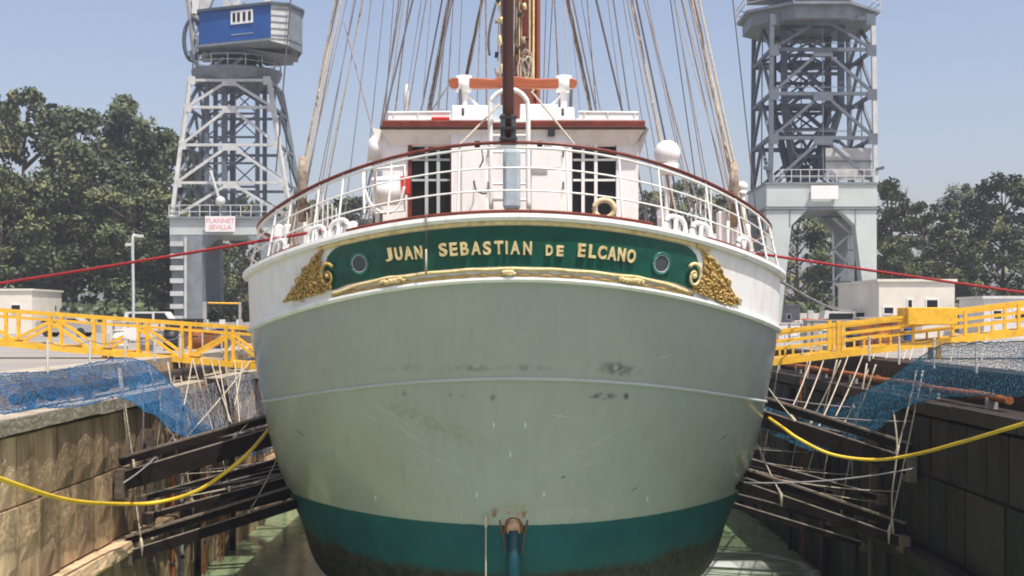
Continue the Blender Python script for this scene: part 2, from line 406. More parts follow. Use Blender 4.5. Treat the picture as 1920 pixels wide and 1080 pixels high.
# hull paint: shade painted into a grey-green base, plus boot-top levels, scuffs, scratches
mh = mat('shaded_hull_paint', (.41, .44, .42), .16, var=.035, scale=.8, stretch=(1, 1, .5), stain=(.40, .40, .33), stain_amt=.30, stain_scale=1.1, spec=.35)
n = mh.node_tree.nodes; l = mh.node_tree.links; b = n['Principled BSDF']
g = n.new('ShaderNodeNewGeometry'); sp = n.new('ShaderNodeSeparateXYZ'); l.new(g.outputs['Position'], sp.inputs[0])
cur = b.inputs['Base Color'].links[0].from_socket
tn = n.new('ShaderNodeTexNoise'); tn.inputs['Scale'].default_value = 5; tn.inputs['Detail'].default_value = 8; l.new(g.outputs['Position'], tn.inputs['Vector'])
ts = n.new('ShaderNodeTexNoise'); ts.inputs['Scale'].default_value = 1.2; ts.inputs['Detail'].default_value = 6
def layer(cur, fac, col):
    m = n.new('ShaderNodeMix'); m.data_type = 'RGBA'; l.new(fac, m.inputs[0]); l.new(cur, m.inputs[6]); m.inputs[7].default_value = (*col, 1); return m.outputs[2]
def blot(cur, px, py, rx, ry, ang, col, amt, hard=False):
    t, v = hull_at(px, py); p = S(t, v); k = 1/PXM(p.y)
    e = ell(n, l, sp.outputs[0], sp.outputs[2], p.x, p.z, rx*k, ry*k, ang)
    f = n.new('ShaderNodeMapRange'); f.inputs[1].default_value = 1.0; f.inputs[2].default_value = .2; l.new(e, f.inputs[0])
    x = f.outputs[0]
    if not hard: x = math_n(n, l, 'MULTIPLY', x, math_n(n, l, 'MINIMUM', math_n(n, l, 'MAXIMUM', math_n(n, l, 'MULTIPLY', math_n(n, l, 'SUBTRACT', tn.outputs[0], .44), 9), 0), 1))
    return layer(cur, math_n(n, l, 'MULTIPLY', x, amt), col)
for a in [(880, 690, 60, 9, 0, (.12, .14, .12), .55), (985, 690, 60, 9, 0, (.12, .14, .12), .45), (760, 690, 60, 10, 0, (.28, .28, .2), .5), (1160, 692, 50, 17, -.1, (.07, .08, .07), .8),
          (1130, 743, 32, 9, 0, (.03, .035, .03), .95), (1174, 743, 8, 9, .4, (.05, .05, .05), .9), (1120, 715, 60, 4, 0, (.04, .04, .04), .8),
          (757, 738, 22, 9, 0, (.2, .2, .16), .6), (855, 741, 18, 6, 0, (.14, .13, .1), .7), (925, 746, 9, 9, 0, (.14, .13, .1), .7),
          (800, 790, 160, 30, -.4, (.32, .31, .24), .5), (700, 850, 120, 50, -.5, (.40, .37, .28), .45), (760, 950, 120, 22, -.2, (.52, .50, .44), .5), (1090, 960, 200, 20, .1, (.54, .54, .48), .4),
          (960, 962, 50, 22, 0, (.45, .22, .06), .55), (928, 968, 9, 20, 0, (.25, .10, .03), .95), (986, 965, 10, 24, 0, (.25, .10, .03), .95)]:
    cur = blot(cur, *a)
for a in [(820, 862, 60, 1.6, -.42), (865, 885, 26, 1.3, -.42), (770, 815, 60, 1.4, -.5), (1248, 668, 32, 2, .3), (1108, 870, 14, 2, .1), (700, 785, 30, 1.3, -.5), (740, 780, 120, 1.2, -.55), (1120, 830, 140, 1.2, .5)]:
    cur = blot(cur, *a, (.72, .75, .70), .38, True)
for a in [(563, 812, 14, 2.2, -.65), (1357, 820, 13, 2, .6), (1190, 917, 10, 2, .6), (1056, 895, 7, 3, .3)]:
    cur = blot(cur, *a, (.08, .08, .07), .85, True)
for px, py in [(704, 934), (894, 928), (1020, 927), (1214, 935), (985, 797), (926, 797), (957, 852)]:
    cur = blot(cur, px, py, 2.2, 8, 0, (.85, .88, .84), .9, True)
mr = n.new('ShaderNodeMapping'); mr.inputs['Scale'].default_value = (3.2, 1.0, .16); l.new(g.outputs['Position'], mr.inputs[0])
tr = n.new('ShaderNodeTexNoise'); tr.inputs['Scale'].default_value = 1.6; tr.inputs['Detail'].default_value = 8; tr.inputs['Roughness'].default_value = .7; l.new(mr.outputs[0], tr.inputs['Vector'])
rr2 = n.new('ShaderNodeMapRange'); rr2.inputs[1].default_value = .52; rr2.inputs[2].default_value = .72; l.new(tr.outputs[0], rr2.inputs[0])
cur = layer(cur, math_n(n, l, 'MULTIPLY', rr2.outputs[0], .24), (.25, .25, .18))
ml = n.new('ShaderNodeMapRange'); ml.inputs[1].default_value = .50; ml.inputs[2].default_value = .30; l.new(tr.outputs[0], ml.inputs[0])
cur = layer(cur, math_n(n, l, 'MULTIPLY', ml.outputs[0], .2), (.47, .52, .48))
zz = math_n(n, l, 'ADD', sp.outputs[2], math_n(n, l, 'MULTIPLY', math_n(n, l, 'SUBTRACT', tn.outputs[0], .5), .03))
f1 = n.new('ShaderNodeMapRange'); f1.inputs[1].default_value = -4.605; f1.inputs[2].default_value = -4.63; l.new(zz, f1.inputs[0])
tl = n.new('ShaderNodeTexNoise'); tl.inputs['Scale'].default_value = .9; tl.inputs['Detail'].default_value = 6; l.new(g.outputs['Position'], tl.inputs['Vector'])
tc = n.new('ShaderNodeMix'); tc.data_type = 'RGBA'; l.new(tl.outputs[0], tc.inputs[0]); tc.inputs[6].default_value = (.002, .06, .075, 1); tc.inputs[7].default_value = (.007, .14, .155, 1)
m1 = n.new('ShaderNodeMix'); m1.data_type = 'RGBA'; l.new(f1.outputs[0], m1.inputs[0]); l.new(cur, m1.inputs[6]); l.new(tc.outputs[2], m1.inputs[7])
zz2 = math_n(n, l, 'ADD', sp.outputs[2], math_n(n, l, 'MULTIPLY', math_n(n, l, 'SUBTRACT', tl.outputs[0], .5), .5))
f2 = n.new('ShaderNodeMapRange'); f2.inputs[1].default_value = -5.66; f2.inputs[2].default_value = -5.86; l.new(zz2, f2.inputs[0])
dk = n.new('ShaderNodeMix'); dk.data_type = 'RGBA'; r = n.new('ShaderNodeMapRange'); r.inputs[1].default_value = .42; r.inputs[2].default_value = .6; l.new(tn.outputs[0], r.inputs[0]); l.new(r.outputs[0], dk.inputs[0])
dk.inputs[6].default_value = (.05, .05, .035, 1); dk.inputs[7].default_value = (.02, .02, .016, 1)
m2 = n.new('ShaderNodeMix'); m2.data_type = 'RGBA'; l.new(f2.outputs[0], m2.inputs[0]); l.new(m1.outputs[2], m2.inputs[6]); l.new(dk.outputs[2], m2.inputs[7])
l.new(m2.outputs[2], b.inputs['Base Color'])
fr_ = n.new('ShaderNodeMapRange'); fr_.inputs[3].default_value = .17; fr_.inputs[4].default_value = .6; l.new(f1.outputs[0], fr_.inputs[0]); l.new(fr_.outputs[0], b.inputs['Roughness'])
# gentle plate undulation
tb = n.new('ShaderNodeTexNoise'); tb.inputs['Scale'].default_value = .8; tb.inputs['Detail'].default_value = 3; l.new(g.outputs['Position'], tb.inputs['Vector'])
def seam(src, step, off, wd):
    a = math_n(n, l, 'ABSOLUTE', math_n(n, l, 'SUBTRACT', math_n(n, l, 'FRACT', math_n(n, l, 'DIVIDE', math_n(n, l, 'ADD', src, off), step)), .5))
    r_ = n.new('ShaderNodeMapRange'); r_.inputs[1].default_value = wd/step; r_.inputs[2].default_value = 0; l.new(a, r_.inputs[0]); return r_.outputs[0]
sm = math_n(n, l, 'MAXIMUM', seam(math_n(n, l, 'ADD', sp.outputs[2], math_n(n, l, 'MULTIPLY', math_n(n, l, 'MULTIPLY', sp.outputs[0], sp.outputs[0]), .012)), 1.15, .35, .018), math_n(n, l, 'MULTIPLY', seam(sp.outputs[0], 2.3, .9, .016), .6))
hh = math_n(n, l, 'ADD', tb.outputs[0], math_n(n, l, 'MULTIPLY', sm, .05))
bp = n.new('ShaderNodeBump'); bp.inputs['Strength'].default_value = .6; bp.inputs['Distance'].default_value = .06; l.new(hh, bp.inputs['Height']); l.new(bp.outputs[0], b.inputs['Normal'])

def strake(name, v0, v1, nv, m):
    mb = MB(); rows = [row(v0+(v1-v0)*i/nv) for i in range(nv+1)]; W = len(rows[0]); vs = [p for r_ in rows for p in r_]
    fs = [(i*W+j, i*W+j+1, (i+1)*W+j+1, (i+1)*W+j) for i in range(nv) for j in range(W-1)]
    mb.add(vs, fs, 0, True); return mb.build(name, m, ship, fixn=True)
strake('bulwark', 0, 1, 5, white)
strake('counter', 1, 2, 8, mh)
strake('lower_hull', 2, 7, 34, mh)
# deck
mb = MB(); rr = row(0.12); mid = Vector((XC, 60, 2.0)); W = len(rr)
half = W//2
for i in range(half):
    a, b2 = rr[i], rr[i+1]; c, d2 = rr[W-1-i], rr[W-2-i]
    mb.add([a, b2, d2, c], [(0, 1, 2, 3)])
mb.build('deck', plank, ship)

def tl_(t0, t1, n_=60): return [t0+(t1-t0)*i/n_ for i in range(n_+1)]
def path(ts, v, off=0.0, dz=0.0):
    return [S(t, v, off)+Vector((0, 0, dz)) for t in ts]
def hn(t, v):
    q = nrm(t, v); return Vector((q.x, q.y, 0)).normalized()
def full_path(v, dz=0, off=0, yend=60):
    out = [(fwd(-1, v, Y)+Vector((-off, 0, dz)), Vector((-1, 0, 0))) for Y in (yend, 50, 42, 37)]
    for t in tl_(-PI/2, PI/2, 90): out.append((S(t, v)+hn(t, v)*off+Vector((0, 0, dz)), hn(t, v)))
    out += [(fwd(1, v, Y)+Vector((off, 0, dz)), Vector((1, 0, 0))) for Y in (37, 42, 50, yend)]
    return [p for p, _ in out], [q for _, q in out]
def mould(name, v, prof, m, dz=0, off=0, ts=None):
    if ts is None: P, N = full_path(v, dz, off)
    else: P = [S(t, v)+hn(t, v)*off+Vector((0, 0, dz)) for t in ts]; N = [hn(t, v) for t in ts]
    return MB().sweep(P, N, prof).build(name, m, ship)
def rnd(a, b_, n_=8, cx=0, cy=0): return [(cx+a*math.cos(2*PI*k/n_), cy+b_*math.sin(2*PI*k/n_)) for k in range(n_)]
mould('rub_rail', 1.0, [(-.02, -.07), (.045, -.06), (.075, -.01), (.07, .04), (-.02, .05)], white)
mould('knuckle_strip', 2.0, rnd(.04, .04, 8), craneg)
# white gunwale with mahogany cap
mould('gunwale', 0, [(-.25, -.08), (.09, -.10), (.13, -.03), (.12, .05), (-.25, .06)], white)
ta = t_at(652, 0); tb_ = t_at(1222, 0)
mould('cap_rail', 0, [(-.22, .062), (.07, .062), (.08, .10), (.05, .125), (-.22, .12)], brown, ts=tl_(ta, tb_))
for sg_, tc_ in ((-1, t_at(560, 0)), (1, t_at(1330, 0))):
    te = sg_*PI/2; mould('cap_rail', 0, [(-.22, .062), (.03, .062), (.04, .10), (.02, .115), (-.22, .11)], brown, ts=tl_(min(tc_, te), max(tc_, te), 30))
# name board panel
TL = t_at(608, .5); TR = t_at(1312, .5)
def board():
    mb = MB(); nu, nv = 70, 8
    for off in (.018,):
        vs = []
        for i in range(nu+1):
            f = i/nu; t = TL+(TR-TL)*f
            e = min(f, 1-f)*nu/4.0
            rd = 1-math.sqrt(max(0, 1-(1-min(1, e))**2))
            w_ = max(0, (.5-abs(f-.5)) < .09 and (math.cos((.5-abs(f-.5))/.09*PI)+1)/2 or 0)*.07
            va = .155+rd*.33; vb = .80+.0+w_-rd*.15
            for j in range(nv+1): vs.append(S(t, va+(vb-va)*j/nv, off))
        fs = [(i*(nv+1)+j, (i+1)*(nv+1)+j, (i+1)*(nv+1)+j+1, i*(nv+1)+j+1) for i in range(nu) for j in range(nv)]
        mb.add(vs, fs, 0, True)
    o = mb.build('name_board', green, ship)
    return o
nb = board()
def gp(v, ts, wv=0): return [S(t, v+wv*0, .03) for t in ts]
# gilded mouldings above and below the board
up = MB()
up.sweep([S(t, .105, .0) for t in tl_(t_at(600, .1), t_at(1330, .1))], [hn(t, .1) for t in tl_(t_at(600, .1), t_at(1330, .1))], [(0, -.05), (.05, -.05), (.075, 0), (.05, .05), (0, .055)]).build('upper_gilded_moulding', goldpale, ship)
ts = tl_(t_at(624, .85), t_at(1298, .85), 110)
pts = []
for i, t in enumerate(ts):
    f = i/110; e = .5-abs(f-.5)
    v = .835+(.055*(1+math.cos(min(1, e/.14)*PI))/2)-.012*math.exp(-((e-.17)/.03)**2)+.006*math.sin(f*60)
    pts.append(S(t, v, .035))
MB().tube(pts, .036, 8).build('lower_gilded_moulding', goldpale, ship)
pts2 = [p-Vector((0, 0, .062)) for p in pts]
MB().tube([S(t, .93, .02) for t in ts], [.03+.008*math.sin(i*1.1) for i in range(111)], 6).build('lower_gilded_moulding', gold, ship)
def lump_run(name, px0, px1, v):
    mb = MB()
    for i in range(26):
        t = t_at(px0+(px1-px0)*i/25, v); p = S(t, v+R.uniform(-.02, .02), .05)
        mb.ball(p, .035+.02*math.sin(i/25*PI), 6, 4)
    mb.build(name, goldpale, ship)
lump_run('gilded_leaf_cluster', 715, 760, .88); lump_run('gilded_leaf_cluster', 1160, 1205, .88); lump_run('gilded_leaf_cluster', 943, 965, .90)
# carved corner pieces and scrolls
def corner(sgn):
    # triangle polygon in photo-like proportions, measured on the hull in t and v
    A = hull_at(960+sgn*-0+(605-960 if sgn < 0 else 1312-960), 462); 
    P = {'l': [(612, 458), (585, 490), (560, 530), (533, 566), (570, 560), (605, 548), (625, 538), (603, 515), (600, 480)],
         'r': [(1308, 458), (1340, 492), (1362, 530), (1386, 572), (1350, 566), (1318, 553), (1296, 542), (1318, 515), (1318, 480)]}['l' if sgn < 0 else 'r']
    TV = [hull_at(*q) for q in P]
    cx = sum(a for a, _ in TV)/len(TV); cv = sum(a for _, a in TV)/len(TV)
    mb = MB()
    def inside(x, y):
        c = False; j = len(TV)-1
        for i in range(len(TV)):
            xi, yi = TV[i]; xj, yj = TV[j]
            if (yi > y) != (yj > y) and x < (xj-xi)*(y-yi)/(yj-yi)+xi: c = not c
            j = i
        return c
    # base plate
    vs = [S(t, v, .02) for t, v in TV]+[S(cx, cv, .05)]
    mb.add(vs, [(i, (i+1) % len(TV), len(TV)) for i in range(len(TV))])
    t0 = min(a for a, _ in TV); t1 = max(a for a, _ in TV); v0 = min(a for _, a in TV); v1 = max(a for _, a in TV)
    cnt = 0
    while cnt < 190:
        t = R.uniform(t0, t1); v = R.uniform(v0, v1)
        if not inside(t, v): continue
        cnt += 1
        if R.random() < .55:
            # curled acanthus leaf: short arc tube
            a0 = R.uniform(0, 2*PI); rr_ = R.uniform(.03, .085); pts = []
            for k in range(6):
                a = a0+k*.55; tt = t+math.cos(a)*rr_/5.4; vv = v+math.sin(a)*rr_/1.3
                pts.append(S(tt, min(max(vv, .05), .97), .045+.03*math.sin(k/5*PI)))
            mb.tube(pts, [.008, .02, .026, .024, .016, .006], 6)
        else: mb.ball(S(t, v, .05), R.uniform(.018, .042), 6, 4, sc3=(1, .8, R.uniform(.7, 1.5)))
    mb.build('carved_gilded_corner', gold, ship)
    # scroll
    q = hull_at(619 if sgn < 0 else 1297, 517); c = S(*q, .10)
    pts = []; rad = []
    nn = nrm(*q); xx = Vector((0, 0, 1)).cross(nn).normalized()*-1; zz_ = nn.cross(xx)
    if zz_.z < 0: zz_ = -zz_
    for k in range(46):
        a = k/45*2.6*PI; rr_ = .06+.19*(k/45)
        pts.append(c+xx*(sgn*-1)*math.cos(a+.5)*rr_*.8+zz_*math.sin(a+.5)*rr_*1.15); rad.append(.022+.018*k/45)
    mb = MB().tube(pts, rad, 8); mb.ball(c, .06, 10, 6); mb.build('gilded_scroll', gold if sgn < 0 else goldpale, ship)  # duller gilding on one scroll paints in its shaded side
    # outer rope edging of the carving
    ed = [hull_at(*q_) for q_ in (P[0:4])]
    MB().tube(catmull([S(a, v, .04) for a, v in ed], 6), .022, 6).build('gilded_edging', goldpale, ship)
corner(-1); corner(1)
# lettering
def letter(ch, x0, x1, py, hpx, bold=.010):
    px = (x0+x1)/2
    t, v = hull_at(px, py); p = S(t, v, .020)
    e = .01; tx = (S(t+e, v)-S(t-e, v)).normalized(); nn = nrm(t, v); tz = nn.cross(tx).normalized()
    if tz.z < 0: tz = -tz
    cu = bpy.data.curves.new('letter', 'FONT'); cu.body = ch; cu.align_x = 'CENTER'; cu.align_y = 'CENTER'
    h = hpx/PXM(p.y); cu.size = h/.70; cu.extrude = .026; cu.offset = bold; cu.bevel_depth = .003; cu.resolution_u = 4
    tmp = bpy.data.objects.new('tmp', cu); C.objects.link(tmp)
    dg = bpy.context.evaluated_depsgraph_get(); me = bpy.data.meshes.new_from_object(tmp.evaluated_get(dg))
    bpy.data.objects.remove(tmp)
    me.materials.clear(); me.materials.append(goldpale)
    ys = [vv.co.y for vv in me.vertices]; xs = [vv.co.x for vv in me.vertices]
    cy = (min(ys)+max(ys))/2; cx = (min(xs)+max(xs))/2; k = h/(max(ys)-min(ys)); kx = (x1-x0)/PXM(p.y)/max(.2, tx.x)/(max(xs)-min(xs))
    for vv in me.vertices: vv.co.y = (vv.co.y-cy)*k; vv.co.x = (vv.co.x-cx)*kx
    o = bpy.data.objects.new('letter', me); C.objects.link(o)
    place(o, p+nn*.026, nb)
    M = Matrix((tx, tz, tx.cross(tz))).transposed(); o.rotation_euler = M.to_euler()
    o['label'] = 'gilded capital letter %s' % ch
for ch, x0, x1, py, hh in [('J', 724, 737, 477, 25), ('U', 742, 756, 475, 25), ('A', 759, 776, 474, 25), ('N', 779, 793, 473, 25), ('S', 824, 839, 468, 25), ('E', 844, 858, 467, 25), ('B', 864, 879, 466, 25),
           ('A', 884, 902, 465, 25), ('S', 906, 921, 465, 25), ('T', 927, 944, 464, 25), ('I', 948, 952, 464, 25), ('A', 957, 975, 464, 25), ('N', 981, 997, 465, 25), ('D', 1023, 1036, 469, 20),
           ('E', 1043, 1056, 470, 20), ('E', 1083, 1097, 469, 25), ('L', 1103, 1117, 471, 25), ('C', 1120, 1136, 473, 25), ('A', 1138, 1155, 475, 25), ('N', 1157, 1171, 477, 25), ('O', 1174, 1190, 480, 25)]:
    letter(ch, x0, x1, py, hh)
# portholes
portglass = mat('porthole_glass', (.055, .075, .085), .3, var=.25, scale=4, spec=.5)
for px, rpx in ((675, 17), (1239, 17)):
    t, v = hull_at(px, 494); p = S(t, v, .03); nn = nrm(t, v); tx = Vector((0, 0, 1)).cross(nn).normalized(); tz = nn.cross(tx)
    r_ = rpx/PXM(p.y)*1.1
    ring = [p+tx*math.cos(a)*r_+tz*math.sin(a)*r_*1.05 for a in [2*PI*k/28 for k in range(28)]]
    ph = MB().tube(ring, .028, 8, closed=True).build('porthole', mat('porthole_rim_green', (.02, .15, .12), .3), ship)
    MB().add([p-nn*.004]+[q-nn*.004 for q in ring], [(0, k+1, (k+1) % 28+1) for k in range(28)]).build('glass', portglass, ph)
    ring2 = [p+nn*.006+tx*math.cos(a)*r_*.82+tz*math.sin(a)*r_*.86 for a in [2*PI*k/28 for k in range(28)]]
    MB().tube(ring2, .012, 6, closed=True).build('bezel', craneg, ph)
# rust-stained rudder trunk opening and rudder post
p = S(0, 4.0); yb = p.y
arch = [Vector((XC-.02+.18*math.cos(a), yb-.04, -4.66+.22*math.sin(a))) for a in [PI*k/16 for k in range(17)]]
arch = [arch[0]-Vector((0, -.05, .12))]+arch+[arch[-1]-Vector((0, -.05, .12))]
MB().tube(arch, .028, 8).build('rudder_trunk_rim', rust, ship)
MB().ball((XC-.02, yb-.02, -4.69), .165, 14, 8, sc3=(1, .3, 1.2)).build('rudder_trunk_cover', mat('rusty_tan', (.52, .33, .2), .8, var=.35, scale=9, stain=(.25, .09, .04)), ship)
MB().tube([(XC-.02, yb+.02, -4.73), (XC-.02, yb+.0, -5.6), (XC-.02, yb+.2, -8.9)], [.13, .15, .17], 14).build('rudder_post', teal, ship)
for dx in (-.37, .33): MB().tube([(XC+dx*.9, yb-.0, -4.42), (XC+dx*.88, yb-.02, -4.55), (XC+dx*.65, yb+.02, -4.9), (XC+dx*.5, yb+.06, -5.3)], [.012, .022, .014, .01], 6).build('rust_bracket', rust, ship)

# ---------------- rails
RL = (6.18, 27.62, 5.0, 3.68, 1.52)
def railp(t, f): # f 0 at deck edge .. 1 at hand rail
    a = S(t, 0)+Vector((0, 0, .1)); b_ = S(t, RL); q = a.lerp(b_, f); return q
def rpath(f):
    P = [Vector((XC-6.2+(.05*(f)), Y, railp(-PI/2, f).z-(Y-32.5)*.03)) for Y in (60, 50, 42, 37)]
    P += [railp(t, f) for t in tl_(-PI/2, PI/2, 72)]
    P += [Vector((XC+6.2-(.05*f), Y, railp(PI/2, f).z-(Y-32.5)*.03)) for Y in (37, 42, 50, 60)]
    return P
hr = MB().tube(rpath(1.0), .062, 8, flat=.6).build('hand_rail', brown, ship)
MB().tube(rpath(.925), .03, 6).build('guard_rail', white, ship)
MB().tube(rpath(.63), .019, 6).build('guard_rail', white, ship)
MB().tube(rpath(.30), .019, 6).build('guard_rail', white, ship)
st_px = [520, 548, 600, 645, 735, 862, 1062, 1160, 1233, 1322, 1378, 1420]
stt = [-1.5]+[t_at(px, RL) for px in st_px]+[1.3, 1.5]
for t in stt: bar('stanchion', railp(t, 0)-Vector((0, 0, .05)), railp(t, .99), .05, white, ship, 'cyl8')
for sgn in (-1, 1):
    for Y in (35, 37, 39, 41.5, 44, 47, 50, 54):
        x = XC+sgn*6.18; z0 = fwd(sgn, 0, Y).z; z1 = railp(PI/2, 1).z-(Y-32.5)*.03
        bar('stanchion', (x, Y, z0), (x, Y, z1), .05, white, ship, 'cyl8')
# fairleads on the gunwale
def fairlead(px, w_=.62):
    t = t_at(px, 0); p = S(t, 0)+Vector((0, 0, .05))-hn(t, 0)*.07; e = .01; tx = (S(t+e, 0)-S(t-e, 0)).normalized(); nn = hn(t, 0)
    M = lambda a, h, o=0: p+tx*a+Vector((0, 0, h))+nn*o
    mb = MB()
    loop = [M(-w_/2, 0), M(-w_/2+.02, .2), M(-w_/2+.12, .30), M(0, .31), M(w_/2-.12, .30), M(w_/2-.02, .2), M(w_/2, 0)]
    mb.tube(catmull(loop, 4), .055, 8); mb.tube([M(0, 0), M(0, .3)], .05, 8)
    f = mb.build('fairlead', white, ship)
    for a in (-w_/4, w_/4): MB().tube([M(a, .02, -.1), M(a, .22, -.1)], .07, 10).build('roller', white2, f)
for px in (1270, 1318, 1400, 632, 590, 520): fairlead(px, .5)

# ---------------- deck house
HY = 31.0
def hx(px, Y=HY): return (px-960)/2500*Y
def hz(py, Y=HY): return (600-py)/2500*Y
house = MB()
DZ = 1.6
for a, b_ in ((718, 765), (1155, 1197)): house.box((hx(a), HY, DZ), (hx(b_), HY+.12, hz(262)))
house.box((hx(718), HY, hz(262)), (hx(1197), HY+.12, hz(243)))
house.box((hx(718), HY+.12, DZ), (hx(718)+.1, HY+9, hz(243))); house.box((hx(1197)-.1, HY+.12, DZ), (hx(1197), HY+9, hz(243)))
house.box((hx(847), HY-.20, DZ), (hx(1072), HY+.12, hz(246)))
house.box((hx(718), HY+8.9, DZ), (hx(1197), HY+9, hz(243)))
hs_ = house.build('deckhouse', white, ship)
# flared brow under the roof
RZ0 = hz(243); RY = 30.7
MB().add([(hx(735), HY-.002, hz(275)), (hx(1185), HY-.002, hz(275)), (hx(1212, RY), RY, RZ0), (hx(712, RY), RY, RZ0), (hx(735), HY-.002, RZ0), (hx(1185), HY-.002, RZ0)],
         [(0, 1, 2, 3), (0, 3, 4), (1, 5, 2), (3, 2, 5, 4)]).build('flared_brow', white, hs_)
for s_, a in ((-1, 718), (1, 1197)):
    MB().add([(hx(a)-.0, HY, hz(300)), (hx(a), HY+9, hz(300)), (hx(a)+s_*.22, HY+9, RZ0), (hx(a)+s_*.22, RY, RZ0), (hx(a), HY, RZ0), (hx(a), HY+9, RZ0)], [(0, 1, 2, 3), (0, 3, 4), (1, 5, 2), (4, 3, 2, 5)]).build('flared_brow', white, hs_)
rf = slabbox('roof', (hx(717, RY), RY, RZ0), (hx(1210, RY), HY+9.3, RZ0+.18), brown, hs_, .03)
slabbox('roof_edge', (hx(713, RY), RY-.03, RZ0-.04), (hx(1212, RY), RY+.05, RZ0+.03), dkbrown, hs_, .01)
slabbox('roof_deck', (hx(727, RY), RY+.1, RZ0+.181), (hx(1198, RY), HY+9.2, RZ0+.22), white, hs_)
# dark interior and doors
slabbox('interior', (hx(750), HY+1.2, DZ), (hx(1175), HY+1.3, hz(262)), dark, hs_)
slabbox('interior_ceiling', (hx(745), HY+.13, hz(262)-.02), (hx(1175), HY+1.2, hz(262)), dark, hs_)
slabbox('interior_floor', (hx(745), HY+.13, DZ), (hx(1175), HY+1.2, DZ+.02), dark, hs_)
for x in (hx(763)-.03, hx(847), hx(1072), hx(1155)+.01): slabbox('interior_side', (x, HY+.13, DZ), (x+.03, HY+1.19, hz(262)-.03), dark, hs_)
def opening(a, b_, fm, leaves, frw=.09):
    y0 = HY-.03
    fr = MB()
    fr.box((hx(a), y0, DZ), (hx(a)+frw, HY+.06, hz(265))); fr.box((hx(b_)-frw*.5, y0, DZ), (hx(b_), HY+.06, hz(265)))
    fr.box((hx(a)+frw, y0, hz(265)-frw), (hx(b_)-frw*.5, HY+.06, hz(265)))
    d_ = fr.build('door_frame', fm, hs_)
    slabbox('glass', (hx(a)+frw, HY+.03, DZ+.05), (hx(b_)-frw*.5, HY+.045, hz(265)-frw), glassm, d_)
    for k in leaves: bar('glazing_bar', (hx(k), HY-.03, DZ), (hx(k), HY-.03, hz(268)-frw), .075, white if fm is dark else craneg, d_)
    for zz_ in (hz(300), hz(338)): bar('glazing_bar', (hx(a)+frw, HY-.012, zz_), (hx(b_)-frw*.5, HY-.032, zz_), .05, white if fm is dark else craneg, d_)
opening(765, 847, brown, (800, 822))
opening(1072, 1155, dark, (1093, 1117), .03)
# centre cabinets
slabbox('cabinet_door', (hx(866, 30.85), HY-.25, DZ+.3), (hx(912, 30.85), HY-.202, hz(285)), white, hs_, .01)
slabbox('cabinet_door', (hx(996, 30.85), HY-.27, hz(318)+.01), (hx(1052, 30.85), HY-.202, hz(278)), white, hs_, .01)
slabbox('cabinet_door', (hx(996, 30.85), HY-.27, DZ+.4), (hx(1052, 30.85), HY-.202, hz(322)), white, hs_, .01)
slabbox('louvre', (hx(990, 30.85), HY-.29, hz(328)), (hx(1026, 30.85), HY-.271, hz(320)), greyconc, hs_)
slabbox('lamp_box', (hx(1027, 30.85), HY-.35, hz(258)), (hx(1040, 30.85), HY-.201, hz(246)), blackst, hs_)
for z in (290, 350):
    for px in (914, 1054): slabbox('hinge', (hx(px, 30.85), HY-.29, hz(z+7)), (hx(px+3, 30.85), HY-.25, hz(z-7)), blackst, hs_)
MB().tube([at(903, 280, 30.5), at(906, 300, 30.4), at(899, 315, 30.4)], .02, 6).build('hook', blackst, hs_)
MB().tube([at(888, 340, 30.4), at(893, 358, 30.3), at(905, 363, 30.3), at(912, 362, 30.3)], .02, 6).build('hook', blackst, hs_)
# roof coamings and boxes
def rbox(a, b_, y0, y1, Y, m=white, nm='roof_locker', dp=.9, bev=.03): return slabbox(nm, (hx(a, Y), Y, hz(y1, Y)), (hx(b_, Y), Y+dp, hz(y0, Y)), m, hs_, bev)
rz = 600-(RZ0+.2)/30.85*2500
rbox(727, 845, 211, rz+2, 30.85, nm='roof_coaming', dp=.12); rbox(1085, 1197, 211, rz+2, 30.85, nm='roof_coaming', dp=.12)
for a in (738, 784, 1096, 1140, 1190): bar('coaming_rib', at(a, 211, 30.83), at(a, rz, 30.83), .04, white2, hs_)
bar('coaming_rail', at(727, 211, 30.85), at(845, 210, 30.85), .05, white, hs_, 'cyl8'); bar('coaming_rail', at(1085, 210, 30.85), at(1197, 211, 30.85), .05, white, hs_, 'cyl8')
rbox(847, 915, 197, rz+1, 31.0); rbox(975, 1046, 195, rz+1, 31.0); rbox(1046, 1077, 201, rz+1, 31.0)
rbox(920, 945, 197, rz+1, 31.05, shadewh)
rbox(809, 843, 219, rz+1, 30.75, red, 'red_locker', .3, .02)
rbox(727, 1198, 222, rz+1, 38.5, white, 'roof_coaming', .1)
# boom crutch: varnished timber beam on white posts
BY = 31.8
prof = [(842, 152), (848, 147), (905, 148), (925, 150), (940, 145), (975, 145), (992, 148), (1010, 149), (1075, 148), (1082, 153), (1081, 162), (1074, 167), (1010, 167), (990, 165), (930, 166), (848, 167), (843, 162)]
o = MB().prism([(hx(a, BY), hz(b_, BY)) for a, b_ in prof], 'y', BY-.14, BY+.14).build('crutch_beam', orange, ship)
md = o.modifiers.new('edge', 'BEVEL'); md.width = .03; md.segments = 2
for px, br in ((870, 897), (1057, 1032)):
    MB().tube([at(px, 172, BY), at(px, 143, BY)], .19, 12).build('collar', white, ship)
    bar('crutch_post', at(px, 172, BY), at(px, 215, BY), .16, white, ship, 'cyl10')
    bar('crutch_brace', at(px, 172, BY), at(br, 200, BY), .07, white, ship, 'cyl8')
    bar('tackle', at(px-7 if px < 960 else px+14, 168, BY-.2), at(px-6 if px < 960 else px+13, 200, BY-.2), .09, ropedk, ship, 'cyl6')
    bar('strop', at(px-2, 203, 30.8), at(px-2, 217, 30.8), .07, ropedk, ship, 'cyl6')
